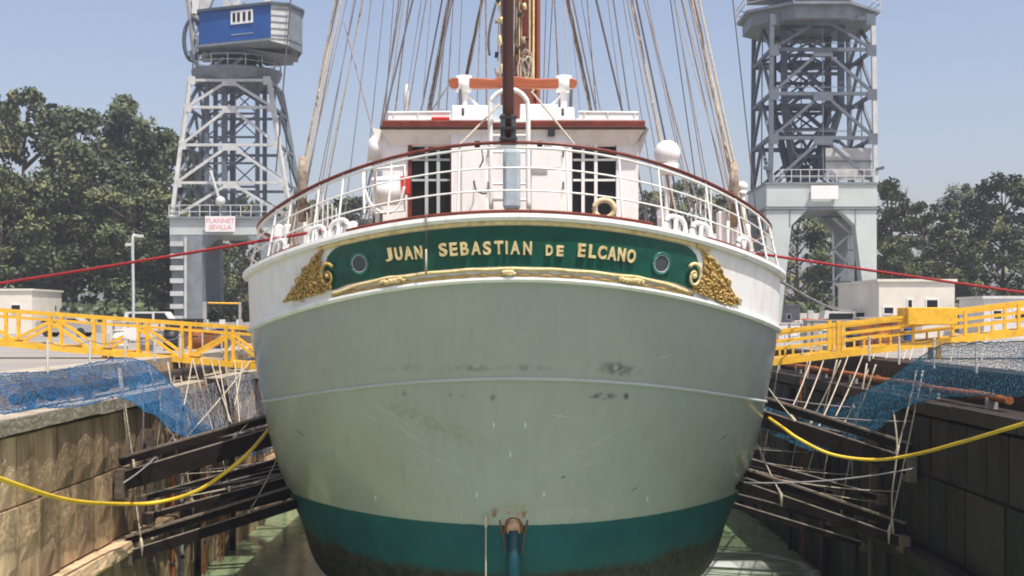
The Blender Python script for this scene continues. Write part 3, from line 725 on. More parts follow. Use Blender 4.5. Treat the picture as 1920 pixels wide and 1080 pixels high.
# mizzen mast and gear
MY = 34.0
MB().tube([(hx(972, MY), MY, 1.5), (hx(972, MY), MY, 12), (hx(972, MY)+.02, MY+.6, 26), (hx(972, MY), MY+1.2, 44)], [.46, .46, .40, .2], 20).build('mizzen_mast', mastred, ship)
bar('mast_pipe_and_glint', at(1000, 170, MY-.45), at(1001, -300, MY-.45), .06, goldpale, ship, 'cyl8')  # pale bar is the bright highlight on the mast, built as a strip
bar('mast_pipe_and_glint', at(1008, 195, MY-.2), at(1009, -300, MY-.2), .14, mastred, ship, 'cyl8')
for i in range(34):
    px = R.choice([R.uniform(930, 948), R.uniform(970, 994)]); py = R.uniform(-60, 150); L = R.uniform(8, 34); Y = MY-.6-R.random()*.3
    bar('tackle_block', at(px, py, Y), at(px+R.uniform(-5, 5), py+L*.5, Y), R.uniform(.10, .2), R.choice([dkbrown, blackst, ropetan, goldpale]), ship, 'cyl8', w2=.1)
for i in range(14):
    px = R.uniform(932, 996); Y = MY-.7
    bar('halyard', at(px, R.uniform(110, 150), Y), at(px+R.uniform(-9, 9), -420, Y), .035, R.choice([ropetan, rope, ropedk, goldpale]), ship, 'cyl5')
for k in range(7):
    px = 982+R.uniform(-6, 9); Y = MY-.8; c = at(px, 125+R.uniform(-14, 18), Y)
    MB().tube([c+Vector((.10*math.cos(a), -.03*k*.2, .30*math.sin(a))) for a in [2*PI*i/14 for i in range(14)]], .022, 6, closed=True).build('rope_coil', R.choice([rope, ropetan]), ship)
MB().tube(catmull([at(930, 5, 33), at(919, 50, 33), at(916, 80, 33), at(918, 104, 33)], 5), .035, 6).build('canvas_strip', ropedk, ship)
# other masts forward
for Y in (56, 84, 108):
    MB().tube([(XC+.2, Y, 1.5), (XC+.2, Y, 28), (XC+.2, Y, 46)], [.42, .36, .15], 14).build('mast', mastred, ship)
MB().tube([(XC, 130, 2.8), (XC, 146, 6.5)], [.35, .15], 12).build('bowsprit', mastred, ship)
MB().box((-2.2, 52, 1.5), (2.2, 66, 3.9)).build('forward_deckhouse', white, ship); MB().box((-2.0, 76, 1.5), (2.0, 92, 3.6)).build('forward_deckhouse', white, ship)
# ensign staff at the taffrail
SY = 27.75
MB().tube([at(953, 262, SY), at(953, 200, SY), at(952, 0, SY-.05), at(952, -150, SY-.1)], [.12, .125, .115, .09], 12).build('ensign_staff', dkbrown, ship)
MB().box(at(938, 270, SY-.1), at(968, 213, SY-.16)+Vector((0, .3, 0))).build('staff_socket', mat('dark_socket_iron', (.09, .10, .11), .5, .2, var=.4, scale=9), ship)
for py in (220, 240, 260): bar('socket_band', at(936, py, SY-.2), at(970, py, SY-.2), .05, blackst, ship)
slabbox('covered_light', (hx(943, 28.2), 28.2, hz(392, 28.2)), (hx(976, 28.2), 28.6, hz(278, 28.2)), shadewh, ship, .08)
# white boarding ladder with arched top
LY = 28.9
loop = [at(921, 392, LY), at(920, 300, LY), at(919, 205, LY), at(925, 183, LY), at(941, 171, LY), at(955, 168, LY), at(970, 171, LY), at(984, 183, LY), at(990, 205, LY), at(990, 300, LY), at(991, 392, LY)]
ld = MB().tube(catmull(loop, 5), .055, 8).build('boarding_ladder', white, ship)
for py in (228, 254, 285, 315, 345, 375): bar('rung', at(921, py, LY), at(990, py, LY), .055, white, ld, 'cyl6')
bar('rail_stay', at(997, 172, LY), at(1078, 272, 27.9), .05, rope, ship, 'cyl6'); bar('rail_stay', at(937, 195, LY), at(862, 272, 27.9), .05, rope, ship, 'cyl6')
for t, h, rr3 in ((-1.05, .32, .09), (1.02, .32, .09), (1.2, .4, .1), (-1.25, .35, .1)):
    q = S(t, 0)-hn(t, 0)*.55; q.z = 2.0-1.1*math.sin(t)**2
    o = MB().tube([q, q+Vector((0, 0, h)), q+Vector((0, 0, h+.05)), q+Vector((0, 0, h+.12))], [rr3*.8, rr3*.75, rr3*1.25, rr3*1.1], 12).build('mooring_bitt', white2, ship)
for px, py in ((895, 268), (1012, 268)): slabbox('rail_bracket', at(px-5, py+12, 27.7), at(px+5, py-4, 27.7)+Vector((0, .06, 0)), blackst, ship)
# radomes, boxes, life ring
def dome(px, py, rp, Y, nm='radome'):
    c = at(px, py, Y); r_ = rp/PXM(Y)
    o = MB().ball(c, r_, 18, 12, sc3=(1, 1, 1.0)).build(nm, white, ship)
    MB().tube([c-Vector((0, 0, r_*.8)), c-Vector((0, 0, r_*1.6))], [r_*.85, r_*.7], 14).build('radome_base', white, o)
    bar('radome_post', c-Vector((0, 0, r_*1.5)), (c.x, c.y, 1.2), .14, white, o, 'cyl8')
dome(1251, 288, 25, 36); dome(1392, 350, 10, 33, 'lamp_globe')
o = MB().tube([at(708, 300, 33), at(708, 262, 33), at(708, 252, 33)], [.26, .22, .06], 14).build('searchlight', white, ship)
bar('searchlight_post', at(708, 300, 33), at(708, 420, 33), .12, white, o, 'cyl8')
slabbox('fire_box', (hx(751, 29.8), 29.8, hz(364, 29.8)), (hx(768, 29.8), 30.0, hz(330, 29.8)), red, ship, .02)
mbb = MB()
for a, b_ in ((682, 704), (704, 758)):
    q = [at(a, 318, 29.4), at(b_, 310, 29.4), at(b_, 395, 29.4), at(a, 400, 29.4)]; mbb.tube(q+[q[0]], .035, 6)
mbb.tube(catmull([at(684, 355, 29.4), at(697, 385, 29.4), at(725, 400, 29.4), at(748, 385, 29.4), at(758, 350, 29.4)], 5), .03, 6)
mbb.build('raft_cradle', white, ship)
o = MB().tube([at(700, 360, 29.75), at(752, 356, 29.75)], .33, 16).build('life_raft_canister', white, ship)
mbb = MB(); c = at(1133, 392, 29.2); mbb.tube([c+Vector((.22*math.cos(a), 0, .20*math.sin(a))) for a in [2*PI*i/20 for i in range(20)]], .065, 8, closed=True)
mbb.build('rope_coil', mat('cream_life_ring', (.72, .60, .38), .7), ship)
for i in range(46):   # winches, bollards and gear on the side decks
    sgn = R.choice([-1, 1, 1]); px = 960+sgn*R.uniform(255, 445); Y = R.uniform(33, 40); x = max(-5.6, min(5.6, hx(px, Y))); h = R.uniform(.4, 1.5)
    zb = 1.05; 
    bar('deck_fitting', (x, Y, zb), (x+R.uniform(-.1, .1), Y, zb+h), R.uniform(.07, .28), R.choice([white, white2, ropetan, greyconc, white]), ship, R.choice(['cyl8', 'box']))
for sgn in (-1, 1):
    for px in (960+sgn*395, 960+sgn*420, 960+sgn*440):
        Y = 33; slabbox('vent_cowl', (hx(px-8, Y), Y, 1.0), (hx(px+8, Y), Y+.4, hz(395 if abs(px-960) < 400 else 420, Y)), white, ship, .05)
for sgn in (-1, 1):
    x = XC+sgn*5.95
    bar('pin_rail', (x, 34, 2.15), (x, 52, 2.0), .14, brown if sgn > 0 else white2, ship, w2=.08)
    for k in range(20):
        Y = 34+k*.85; zt = R.uniform(2.6, 3.5)
        bar('lanyard', (x+R.uniform(-.08, .08), Y, 1.2), (x-sgn*R.uniform(.05, .22), Y+R.uniform(-.1, .1), zt), R.uniform(.045, .11), R.choice([ropetan, rope, ropetan, white2]), ship, 'cyl6')
        if k % 2 == 0:
            c = Vector((x-sgn*.05, Y, 2.05)); MB().tube([c+Vector((.0+.05*math.cos(a), .16*math.cos(a), -.28+.30*math.sin(a))) for a in [2*PI*i/12 for i in range(12)]], .04, 5, closed=True).build('belayed_coil', R.choice([rope, ropetan]), ship)
    for k in range(2):
        Y = 36.5+k*3; c = Vector((XC+sgn*R.uniform(3.6, 5.3), Y, 1.2)); h = R.uniform(.7, 1.5)
        o = MB().tube([c, c+Vector((0, 0, h)), c+Vector((0, -.12, h+.18)), c+Vector((0, -.3, h+.25))], [.10, .10, .13, .16], 10).build('cowl_vent', white, ship)
    # small inner rail on the side deck
    for z in (2.5, 2.9, 3.3): bar('inner_rail', (XC+sgn*4.9, 33.2, z), (XC+sgn*5.3, 40, z-.1), .035, white2, ship, 'cyl6')
    for k in range(5): bar('inner_post', (XC+sgn*(4.9+.08*k), 33.2+1.5*k, 1.3), (XC+sgn*(4.9+.08*k), 33.2+1.5*k, 3.3), .045, white, ship, 'cyl6')
# standing rigging
def stay(px0, py0, px1, py1, th, m, Yb, Ym=38, nm='shroud', top=None, ext=None):
    # px0,py0 is the upper point in view, px1,py1 the foot; th is the width seen in the photo in pixels
    foot = at(px1, py1, Yb); k = (px0-px1)/(py0-py1)
    tx = 975; yt = py0+(tx-px0)/k if abs(k) > .02 else -900
    yt = max(yt, -2600); yt = min(yt, -250)
    topx = px0+k*(yt-py0)
    head = at(topx, yt, Ym)
    # deeper foot down to the deck or rail
    d_ = (foot-head).normalized(); zt = 1.4
    foot2 = foot+d_*max(0, (foot.z-zt)/max(.2, -d_.z)) if foot.z > zt else foot
    wd = th/PXM(Yb)*.75
    if th < 8: return bar(nm, foot2, head, wd, m, ship, 'cyl6')
    L = (head-foot2).length
    for k, (dx, mm) in enumerate(((-.33, m), (.30, rope), (0, ropedk))):
        pts = []
        for i in range(41):
            f = i/40; a = f*L*.55+k*2.1
            pts.append(foot2.lerp(head, f)+Vector((dx*wd*(1-.5*f)+.12*wd*math.sin(a), .3*wd*math.cos(a), 0)))
        MB().tube(pts, [wd*.24*(1+.35*math.sin(i*2.3+k)) for i in range(41)], 6).build(nm, mm, ship)
    for i in range(9):
        f = R.uniform(.02, .35); q = foot2.lerp(head, f); MB().ball(q, wd*.42, 6, 5, sc3=(1, 1, 2.2)).build('seizing', R.choice([ropetan, ropedk, rope]), ship)
for a in [(632, 0, 567, 330, 10, ropetan, 33), (640, 0, 575, 325, 4, rope, 33.3), (650, 0, 583, 300, 3, ropegy, 34), (696, 0, 659, 300, 3, ropegy, 36), (752, 0, 703, 300, 3, ropegy, 40),
          (774, 0, 716, 240, 5.5, ropedk, 35), (799, 0, 765, 208, 3.5, ropegy, 40), (829, 0, 790, 208, 4.5, ropedk, 40), (842, 0, 804, 205, 8, ropetan, 42), (848, 0, 808, 205, 4, ropegy, 42),
          (904, 0, 874, 146, 9, ropetan, 44), (911, 0, 912, 140, 5, ropetan, 40), (866, 0, 860, 140, 2, ropegy, 44), (720, 0, 690, 300, 2, ropegy, 44), (664, 0, 606, 330, 2.5, ropegy, 37), (738, 0, 716, 300, 2, ropegy, 46),
          (1065, 0, 1108, 205, 10, ropetan, 42), (1074, 0, 1117, 205, 4, ropegy, 42), (1090, 0, 1125, 205, 2, ropegy, 45), (1118, 0, 1166, 205, 5.5, ropedk, 38), (1150, 0, 1180, 205, 4, ropegy, 42), (1024, 0, 1020, 140, 2.5, ropegy, 44), (1036, 0, 1028, 140, 2.5, ropegy, 46),
          (1185, 0, 1240, 275, 9, ropetan, 36), (1193, 0, 1250, 275, 5, ropedk, 36.5), (1176, 0, 1228, 275, 3, ropegy, 38), (1208, 0, 1283, 290, 4.5, ropegy, 36), (1257, 0, 1299, 300, 3, ropedk, 38), (1265, 0, 1315, 310, 3, ropegy, 38),
          (1300, 0, 1374, 335, 13, ropetan, 33), (1311, 0, 1384, 340, 7, rope, 33.3), (1292, 0, 1362, 330, 4, ropegy, 33.5), (1374, 0, 1408, 310, 3.2, ropedk, 31)]:
    stay(*a)
for i in range(26):
    sgn = -1 if i % 2 else 1; fx = R.uniform(330, 405) if i < 8 else R.uniform(70, 320); fy = 330 if fx > 250 else 215
    sl_ = (fx-20)/(fy+R.uniform(900, 1700)); stay(965+sgn*(fx-sl_*fy), 0, 965+sgn*fx, fy, R.uniform(2, 3.6), R.choice([ropegy, rope, ropetan, ropegy]), R.uniform(36, 48))
for px, py in ((567, 332), (1376, 342)):
    c = at(px, py, 32.8); MB().tube([c+Vector((0, 0, .5)), c, c-Vector((0, 0, 1.1))], [.09, .12, .10], 8).build('deadeye', ropetan, ship)
    for k in range(3): MB().ball(c-Vector((0, 0, .25*k)), .11, 8, 6).build('deadeye_block', white2, ship)
bar('crossing_line', at(645, 40, 38), at(700, 250, 36), .045, ropegy, ship, 'cyl5')
bar('crossing_line', at(840, 205, 36), at(816, 207, 36), .03, ropegy, ship, 'cyl5'); bar('crossing_line', at(808, 210, 38), at(842, 160, 32), .05, ropegy, ship, 'cyl5')
o = MB().tube([at(761, 205, 40), at(761, 175, 40), at(763, 158, 40)], [.08, .09, .03], 8).build('aerial', white, ship)
bar('aerial_mast', at(761, 204, 40), (at(761, 204, 40).x, 40, 1.0), .08, white, o, 'cyl6')

# ------------------------------------------------------------------ loose lines on the ship
t, v = hull_at(803, 420)
a = S(t_at(803, 0), 0)+hn(t_at(803, 0), 0)*.16+Vector((0, 0, .15))
r1 = thing('hanging_line', 'dark line with white lower end hanging across the name board between two words', 'rope', a)
MB().tube([a, a+Vector((0, -.02, -.75))], .013, 6).build('line', ropedk, r1); MB().tube([a+Vector((0, -.02, -.75)), a+Vector((.0, -.03, -1.28))], [.02, .028], 8).build('weight', rope, r1)
a = at(911, 962, 29.9)
tag(MB().tube([a, a+Vector((.0, -.02, -1.5)), a+Vector((0, 0, -4.0))], .018, 6).build('hanging_line', rope), 'thin pale line hanging down the teal hull beside the rudder post', 'rope')
tag(MB().ball(a+Vector((0, -.0, -.2)), .05, 8, 6, sc3=(1, 1, 3)).build('line_weight', rope), 'slim pale weight knotted to the line above the teal waterline', 'rope weight')
# red mooring ropes
Lp = at(628, 428, 30.6); Rp = at(1412, 474, 31)
tag(MB().tube(sag(Lp, (-36, 38, -1.75), .25, 24), .036, 8).build('mooring_rope', redrope), 'thick red mooring rope running from the rail to the quay on the lamp post side', 'mooring rope', 'red mooring ropes')
tag(MB().tube(sag(Rp, (36, 40, -1.75), .15, 24), .033, 8).build('mooring_rope', redrope), 'thick red mooring rope crossing in front of the crane with the white sign', 'mooring rope', 'red mooring ropes')
tag(MB().tube(sag(at(1463, 527, 32.4), at(1600, 582, 105), .3, 16), .045, 6).build('mooring_line', ropegy), 'grey line running from the white hull side down to the crane portal', 'rope')
def bollard(x, y, label):
    b_ = thing('bollard', label, 'bollard', (x, y, QZ), 'iron bollards on the quay')
    MB().tube([(x, y, QZ), (x, y, QZ+.12), (x, y, QZ+.5), (x, y, QZ+.55), (x, y, QZ+.68), (x, y, QZ+.72)], [.38, .22, .2, .34, .34, .15], 14).build('post', blackst, b_)
bollard(-36, 38.4, 'black bollard that holds the thick red rope beside the sunlit wall'); bollard(36, 40.4, 'black bollard that holds the red rope beside the shaded wall')

# ------------------------------------------------------------------ breast shores
def shore(p, q, th, label, ty=None, double=False):
    s_ = thing('timber_prop', label, 'timber prop', p, 'timber shores propping the hull')
    p = Vector(p); q = Vector(q)
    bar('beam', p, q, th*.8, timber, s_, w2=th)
    up_ = Vector((0, -th*.32, th*.5)); bar('lit_edge', p+up_+(q-p)*.01, q+up_-(q-p)*.01, .05, timberedge, s_, w2=.03)  # pale strip paints sunlight onto the top edge of the beam
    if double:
        dn = Vector((0, .12, th*.5+.26)); bar('beam', p+dn, q+dn, th*.6, timber, s_, w2=.2); dn += Vector((0, -.1, .1)); bar('lit_edge', p+dn, q+dn, .12, timbertop, s_, w2=.05)  # upper beam gets the same painted light along its top
    sg = 1 if p.x > 0 else -1
    slabbox('end_block', (p.x-.18 if sg > 0 else p.x-.05, p.y-.24, p.z-th*.9), (p.x+.05 if sg > 0 else p.x+.18, p.y+.24, p.z+th*.75), timbertop, s_, .02)
    return s_
ordn = ['nearest', 'second', 'third', 'fourth', 'fifth', 'sixth']
def hull_x(Y, z):
    lo, hi = 0, 7.0
    for _ in range(30):
        v = (lo+hi)/2
        if level(v)[3] > z: lo = v
        else: hi = v
    B, Ys, L, Zm, D = level(v); r_ = min(1, (Y-Ys)/L); W = max(0, min(1, (v-1.3)/2.7))*.75
    q = r_ if W == 0 else ((1+W)-math.sqrt(max(0, (1+W)**2-4*W*r_)))/(2*W)
    c = 1-min(1, q); return B*math.sqrt(max(0, 1-c*c))
side = {-1: 'sunlit wall', 1: 'shaded wall'}
rope_root = []
def shore_rope(a, b_, label, r_=.022, m=rope):
    a = Vector(a); b_ = Vector(b_)
    pts = sag(a, b_, .06, 8); mb = MB().tube(pts, r_, 5)
    d_ = (b_-a).normalized()
    mb.tube([b_-d_*.22, b_-d_*.05, b_+Vector((0, 0, -.28))], [.03, .05, .02], 6)
    tag(mb.build('sling_rope', m), label, 'rope', 'rope slings holding the timber shores')
for sg, low, upr in ((-1, [(33.5, -5.95, -4.90, .26, True), (38.4, -5.6, -4.75, .26, False), (42.4, -5.65, -4.9, .26, False), (46.2, -5.72, -5.0, .25, False), (50, -5.8, -5.1, .25, False)],
                           [(33.4, -4.05, -3.05, .46, True), (37.0, -3.72, -3.05, .26, False), (41.0, -3.9, -3.3, .26, False), (45.5, -4.0, -3.4, .25, False)]),
                      (1, [(32.9, -5.50, -4.32, .24, True), (37.2, -5.42, -4.4, .24, False), (41.2, -5.5, -4.6, .24, False), (45.0, -5.5, -4.7, .24, False), (49, -5.6, -4.8, .24, False)],
                           [(32.8, -3.62, -2.5, .40, True), (36.8, -3.35, -2.7, .24, False), (40.8, -3.45, -2.8, .24, False), (45.0, -3.5, -2.9, .24, False)])):
    for row_n, lst in (('lower', low), ('upper', upr)):
        for i, (Y, z0, z1, th, db) in enumerate(lst):
            Y2 = Y+(2.2 if i == 0 else .9); xh = hull_x(Y2, z1)+.02; x0 = 9.72 if row_n == 'lower' else 9.85
            shore((sg*x0, Y, z0), (sg*xh+XC, Y2, z1), th, '%s timber shore of the %s row between hull and %s' % (ordn[i], row_n, side[sg]), double=db)
            k = .10+.05*((i*7) % 3); pe = Vector((sg*x0, Y, z0)).lerp(Vector((sg*xh, Y2, z1)), k)
            shore_rope((sg*10.0, Y+R.uniform(-.5, .9), QZ+.03), pe+Vector((0, -.1, th*.5)), 'rope sling on the %s shore of the %s row at the %s' % (ordn[i], row_n, side[sg]))
            k2 = .72; pe = Vector((sg*x0, Y, z0)).lerp(Vector((sg*xh, Y2, z1)), k2)
            if row_n == 'upper' or i < 1:
                shore_rope((sg*hull_x(Y2, z1+1.3)+XC+sg*.03, Y2+.1, z1+1.3), pe+Vector((0, -.1, th*.5)), 'rope at the hull end of the %s shore, %s row, %s' % (ordn[i], row_n, side[sg]), .016)
thin_name = ['first', 'second', 'third', 'fourth', 'fifth', 'sixth', 'seventh', 'eighth']
for sg in (-1, 1):
    for i, (Y, z0, z1) in enumerate([(35.6, -5.25, -4.4), (36.6, -6.2, -5.2), (39.8, -5.2, -4.4), (40.5, -6.1, -5.25), (43.9, -5.3, -4.6), (44.6, -6.1, -5.3), (47.8, -5.5, -4.8), (35.0, -4.7, -3.8)]):
        Y2 = Y+1.2; xh = hull_x(Y2, z1)+.02; shore((sg*9.75, Y, z0), (sg*xh+XC, Y2, z1), .15, '%s thin timber shore from the stern, beside the %s' % (thin_name[i], side[sg]))
    for i, (Y, dz) in enumerate([(34.2, 0), (35.8, .5), (38.8, .1), (41.6, .3), (44.4, .0), (47.2, .2)]):
        a = (sg*9.9, Y, -4.4-dz); b2_ = (sg*(hull_x(Y+1.5, -4.0)+.02)+XC, Y+1.5, -4.1-dz*.3)
        tag(MB().tube(sag(a, b2_, .10, 8), .016, 5).build('stay_wire', R.choice([rope, ropegy])), '%s thin wire slung between hull and %s above the lower shores' % (thin_name[i], side[sg]), 'rope')
# yellow hoses
tag(MB().tube(catmull([at(-40, 880, 23), at(20, 905, 24.5), at(130, 938, 28), at(232, 945, 32), at(300, 941, 33), at(370, 920, 33), at(430, 880, 33), at(470, 845, 33.5), at(503, 806, 35), at(530, 770, 36.5)], 8), .048, 8).build('air_hose', hose), 'yellow hose hanging in a curve over the shores by the sunlit wall', 'hose', 'yellow hoses')
tag(MB().tube(catmull([at(1425, 768, 35.5), at(1437, 780, 35), at(1468, 802, 33), at(1500, 824, 32.6), at(1560, 852, 32.4), at(1640, 862, 32), at(1716, 852, 31), at(1800, 830, 27.5), at(1935, 790, 23.8)], 8), .04, 8).build('air_hose', hose), 'yellow hose hanging over the shores by the shaded wall', 'hose', 'yellow hoses')
# thin grey lines across the right wall
for i, (a, b_, lb) in enumerate([(at(1395, 905, 33), at(1716, 878, 31.5), 'thin grey line crossing the lower shores beside the shaded wall'), (at(1452, 745, 40), at(1716, 765, 36), 'thin grey line just under the coping of the shaded wall'),
                         (at(1440, 762, 36), at(1716, 790, 33), 'thin grey line across the blue net beside the shaded wall'), (at(232, 905, 31), at(330, 812, 36), 'thin grey line slanting in front of the thick upper shore by the sunlit wall')]):
    tag(MB().tube(sag(a, b_, .12, 10), .02, 5).build('guy_line', ropegy), lb, 'rope')

# ------------------------------------------------------------------ gangways
def seg(name, p, q, wd, parent, m=yellow, w2=None): return bar(name, p, q, wd, m, parent, 'box', w2)
gl = thing('gangway', 'yellow steel truss gangway from the quay to the ship on the lamp post side', 'gangway', (-20, 45, QZ), 'yellow gangways')
YG = 43.0
for Y, hv in ((YG, True), (YG+1.1, False)):
    X = lambda px: (px-960)/2500*YG
    topz = lambda x: (0.02+(x-X(229))*(-.30/(X(470)-X(229))))
    botz = lambda x: topz(x)-1.12-(x-X(229))*.02
    x0, x1 = -22.0, -6.3
    seg('top_chord', (x0, Y, topz(x0)), (x1, Y, topz(x1)), .09, gl, w2=.11); seg('mid_rail', (x0, Y, topz(x0)-.2), (x1, Y, topz(x1)-.2), .06, gl)
    seg('bottom_chord', (x0, Y, botz(x0)), (x1, Y, botz(x1)), .12, gl, w2=.2)
    xs = [x0+i*1.42 for i in range(12)]
    for i, x in enumerate(xs):
        seg('post', (x, Y, botz(x)), (x, Y, topz(x)), .10, gl)
        if i < 11:
            xn = xs[i+1]
            if i % 2: seg('brace', (x, Y, topz(x)-.25), (xn, Y, botz(xn)), .09, gl)
            else: seg('brace', (x, Y, botz(x)), (xn, Y, topz(xn)-.25), .09, gl)
for i in range(16):
    x = -22+i*.98; slabbox('deck_plate', (x, YG+.07, botz(x)+.02), (x+.95, YG+1.03, botz(x)+.06), yellow if i % 2 else greyconc, gl)
for x in (-13.2, -19.5): seg('leg', (x, YG+.2, QZ), (x, YG+.2, botz(x)-.1), .14, gl); seg('leg', (x, YG+.9, QZ), (x, YG+.9, botz(x)-.1), .14, gl)
slabbox('white_panel', (X(232), YG-.08, topz(X(240))-.62), (X(257), YG-.055, topz(X(240))-.25), signw, gl)
gr = thing('gangway', 'yellow railed gangway with a yellow box, on the white sign crane side', 'gangway', (18, 44, QZ), 'yellow gangways')
YG = 42.0
X = lambda px: (px-960)/2500*YG
bz = lambda x: (600-685)/2500*YG+(x-X(1462))*((30/2500*YG)/(X(1716)-X(1462)))
x0, x1 = 6.3, 20.0
for Y, k in ((YG, 1), (YG+1.2, .9)):
    seg('bottom_chord', (x0, Y, bz(x0)+.13), (x1, Y, bz(x1)+.13), .12, gr, w2=.22)
    seg('lower_rail', (x0, Y, bz(x0)+.52), (x1, Y, bz(x1)+.52), .06, gr); seg('middle_rail', (x0, Y, bz(x0)+.74), (x1, Y, bz(x1)+.74), .06, gr)
    seg('top_rail', (x0, Y, bz(x0)+1.06), (x1, Y, bz(x1)+1.06), .08, gr)
    seg('top_rail', (x0, Y, bz(x0)+.99), (x1, Y, bz(x1)+.94), .05, gr, w2=.05)
    for i, px in enumerate([1400, 1430, 1462, 1487, 1537, 1580, 1620, 1670, 1712, 1760, 1810, 1860, 1910]):
        x = X(px); h = 1.1 if px in (1580, 1400, 1712, 1810, 1910) else .52
        seg('post', (x, Y, bz(x)+.1), (x, Y, bz(x)+h), .09 if h > 1 else .06, gr)
    seg('post', (X(1572), Y, bz(X(1572))+.1), (X(1572), Y, bz(X(1572))+1.2), .12, gr)
for i in range(14):
    x = 6.4+i*.97; slabbox('deck_plate', (x, YG+.08, bz(x)+.2), (x+.94, YG+1.12, bz(x)+.24), greyconc, gr)
for x in (13.5, 18.6): seg('leg', (x, YG+.2, QZ), (x, YG+.2, bz(x)), .14, gr); seg('leg', (x, YG+1.0, QZ), (x, YG+1.0, bz(x)), .14, gr)
slabbox('end_box', (X(1697), YG-.3, bz(X(1700))+.80), (X(1790), YG+.9, bz(X(1700))+1.35), yellow, gr, .03)

# ------------------------------------------------------------------ nets
def net(name, P, nu, nv, r_, m, label, twist=0):
    mb = MB()
    G = [[P(i/nu, j/nv)+Vector((R.uniform(-.02, .02), R.uniform(-.03, .03), R.uniform(-.02, .02))) for j in range(nv+1)] for i in range(nu+1)]
    for i in range(nu+1):
        mb.tube(G[i], r_, 3, cap=False)
    for j in range(nv+1): mb.tube([G[i][j] for i in range(nu+1)], r_*(3 if j in (0, nv) else 1), 3, cap=False)
    o = mb.build(name, m, fixn=False); return tag(o, label, 'net', 'safety nets')
def band(topc, botc):
    tp = catmull(topc, 10); bt = catmull(botc, 10)
    def smp(c, f):
        x = f*(len(c)-1); i = min(int(x), len(c)-2); return c[i].lerp(c[i+1], x-i)
    def P(u, v_):
        a = smp(tp, u); b_ = smp(bt, u); q = a.lerp(b_, v_)
        return q+Vector((0, .25*math.sin(v_*PI)+.10*noise.noise(Vector((u*9, v_*4, 3))), .10*noise.noise(Vector((u*11, v_*3, 8)))))
    return P
def wx(px, py, X): Yn = abs(X)*2500/abs(px-960); return at(px, py, Yn)
net('safety_net', band([wx(-40, 700, 9.7), wx(110, 694, 9.7), wx(229, 672, 9.7), wx(290, 690, 9.7), wx(350, 745, 9.7), wx(430, 795, 9.6), wx(492, 798, 9.2)],
                       [wx(-40, 775, 9.2), wx(110, 765, 9.2), wx(229, 748, 9.1), wx(290, 782, 8.9), wx(350, 822, 8.8), wx(430, 856, 8.6), wx(508, 846, 8.2)]), 260, 42, .0046, netblue,
    'blue safety net sagging below the truss gangway by the sunlit wall')
net('safety_net', band([wx(300, 755, 9.6), wx(350, 735, 9.6), wx(430, 712, 9.6), wx(475, 702, 9.4)], [wx(300, 772, 9.4), wx(350, 794, 9.3), wx(430, 818, 9.2), wx(500, 808, 8.8)]), 110, 36, .007, netgrey,
    'thin grey netting hanging between the truss gangway and the blue net')
net('safety_net', band([wx(1432, 755, 9.3), wx(1500, 768, 9.6), wx(1560, 760, 9.7), wx(1630, 730, 9.7), wx(1690, 698, 9.7), wx(1760, 650, 9.7), wx(1935, 640, 9.7)],
                       [wx(1425, 800, 8.2), wx(1500, 838, 8.6), wx(1570, 842, 8.8), wx(1630, 816, 8.9), wx(1690, 768, 9.0), wx(1760, 745, 9.0), wx(1935, 740, 9.0)]), 260, 42, .0046, mat('dark_blue_netting', (.015, .12, .20), .8),
    'dark teal blue safety net hanging under the railed gangway by the shaded wall')
# pale ropes from gangways to nets and shores
def gline(a, b_, lb, r_=.02): tag(MB().tube(sag(a, b_, .08, 8), r_, 5).build('net_rope', rope), lb, 'rope', 'ropes hanging from the gangways')
for i, (x0, x1, y1) in enumerate([(285, 330, 850), (335, 355, 800), (440, 455, 860), (455, 440, 760), (525, 500, 812), (360, 345, 760), (395, 450, 835), (410, 430, 790), (470, 330, 840)]):
    if x0 > 470: continue
    gline(at(x0, 676, 42.9), at(x1, y1, 37.5), 'pale rope number %s of the fan below the truss gangway' % ['one', 'two', 'three', 'four', 'five', 'six', 'seven', 'eight', 'nine'][i])
for i, (x0, y0, x1, y1) in enumerate([(1520, 677, 1480, 775), (1544, 676, 1500, 783), (1590, 668, 1535, 800), (1618, 665, 1567, 780), (1640, 663, 1580, 800), (1665, 660, 1605, 845), (1700, 655, 1633, 832), (1712, 650, 1655, 850), (1735, 648, 1690, 850), (1790, 640, 1740, 860), (1850, 632, 1800, 840)]):
    gline(at(x0, y0, 41.9), at(x1, y1, 36.5), 'pale rope in the fan below the railed gangway, %s from the hull' % ['first', 'second', 'third', 'fourth', 'fifth', 'sixth', 'seventh', 'eighth', 'ninth', 'tenth', 'last'][i])

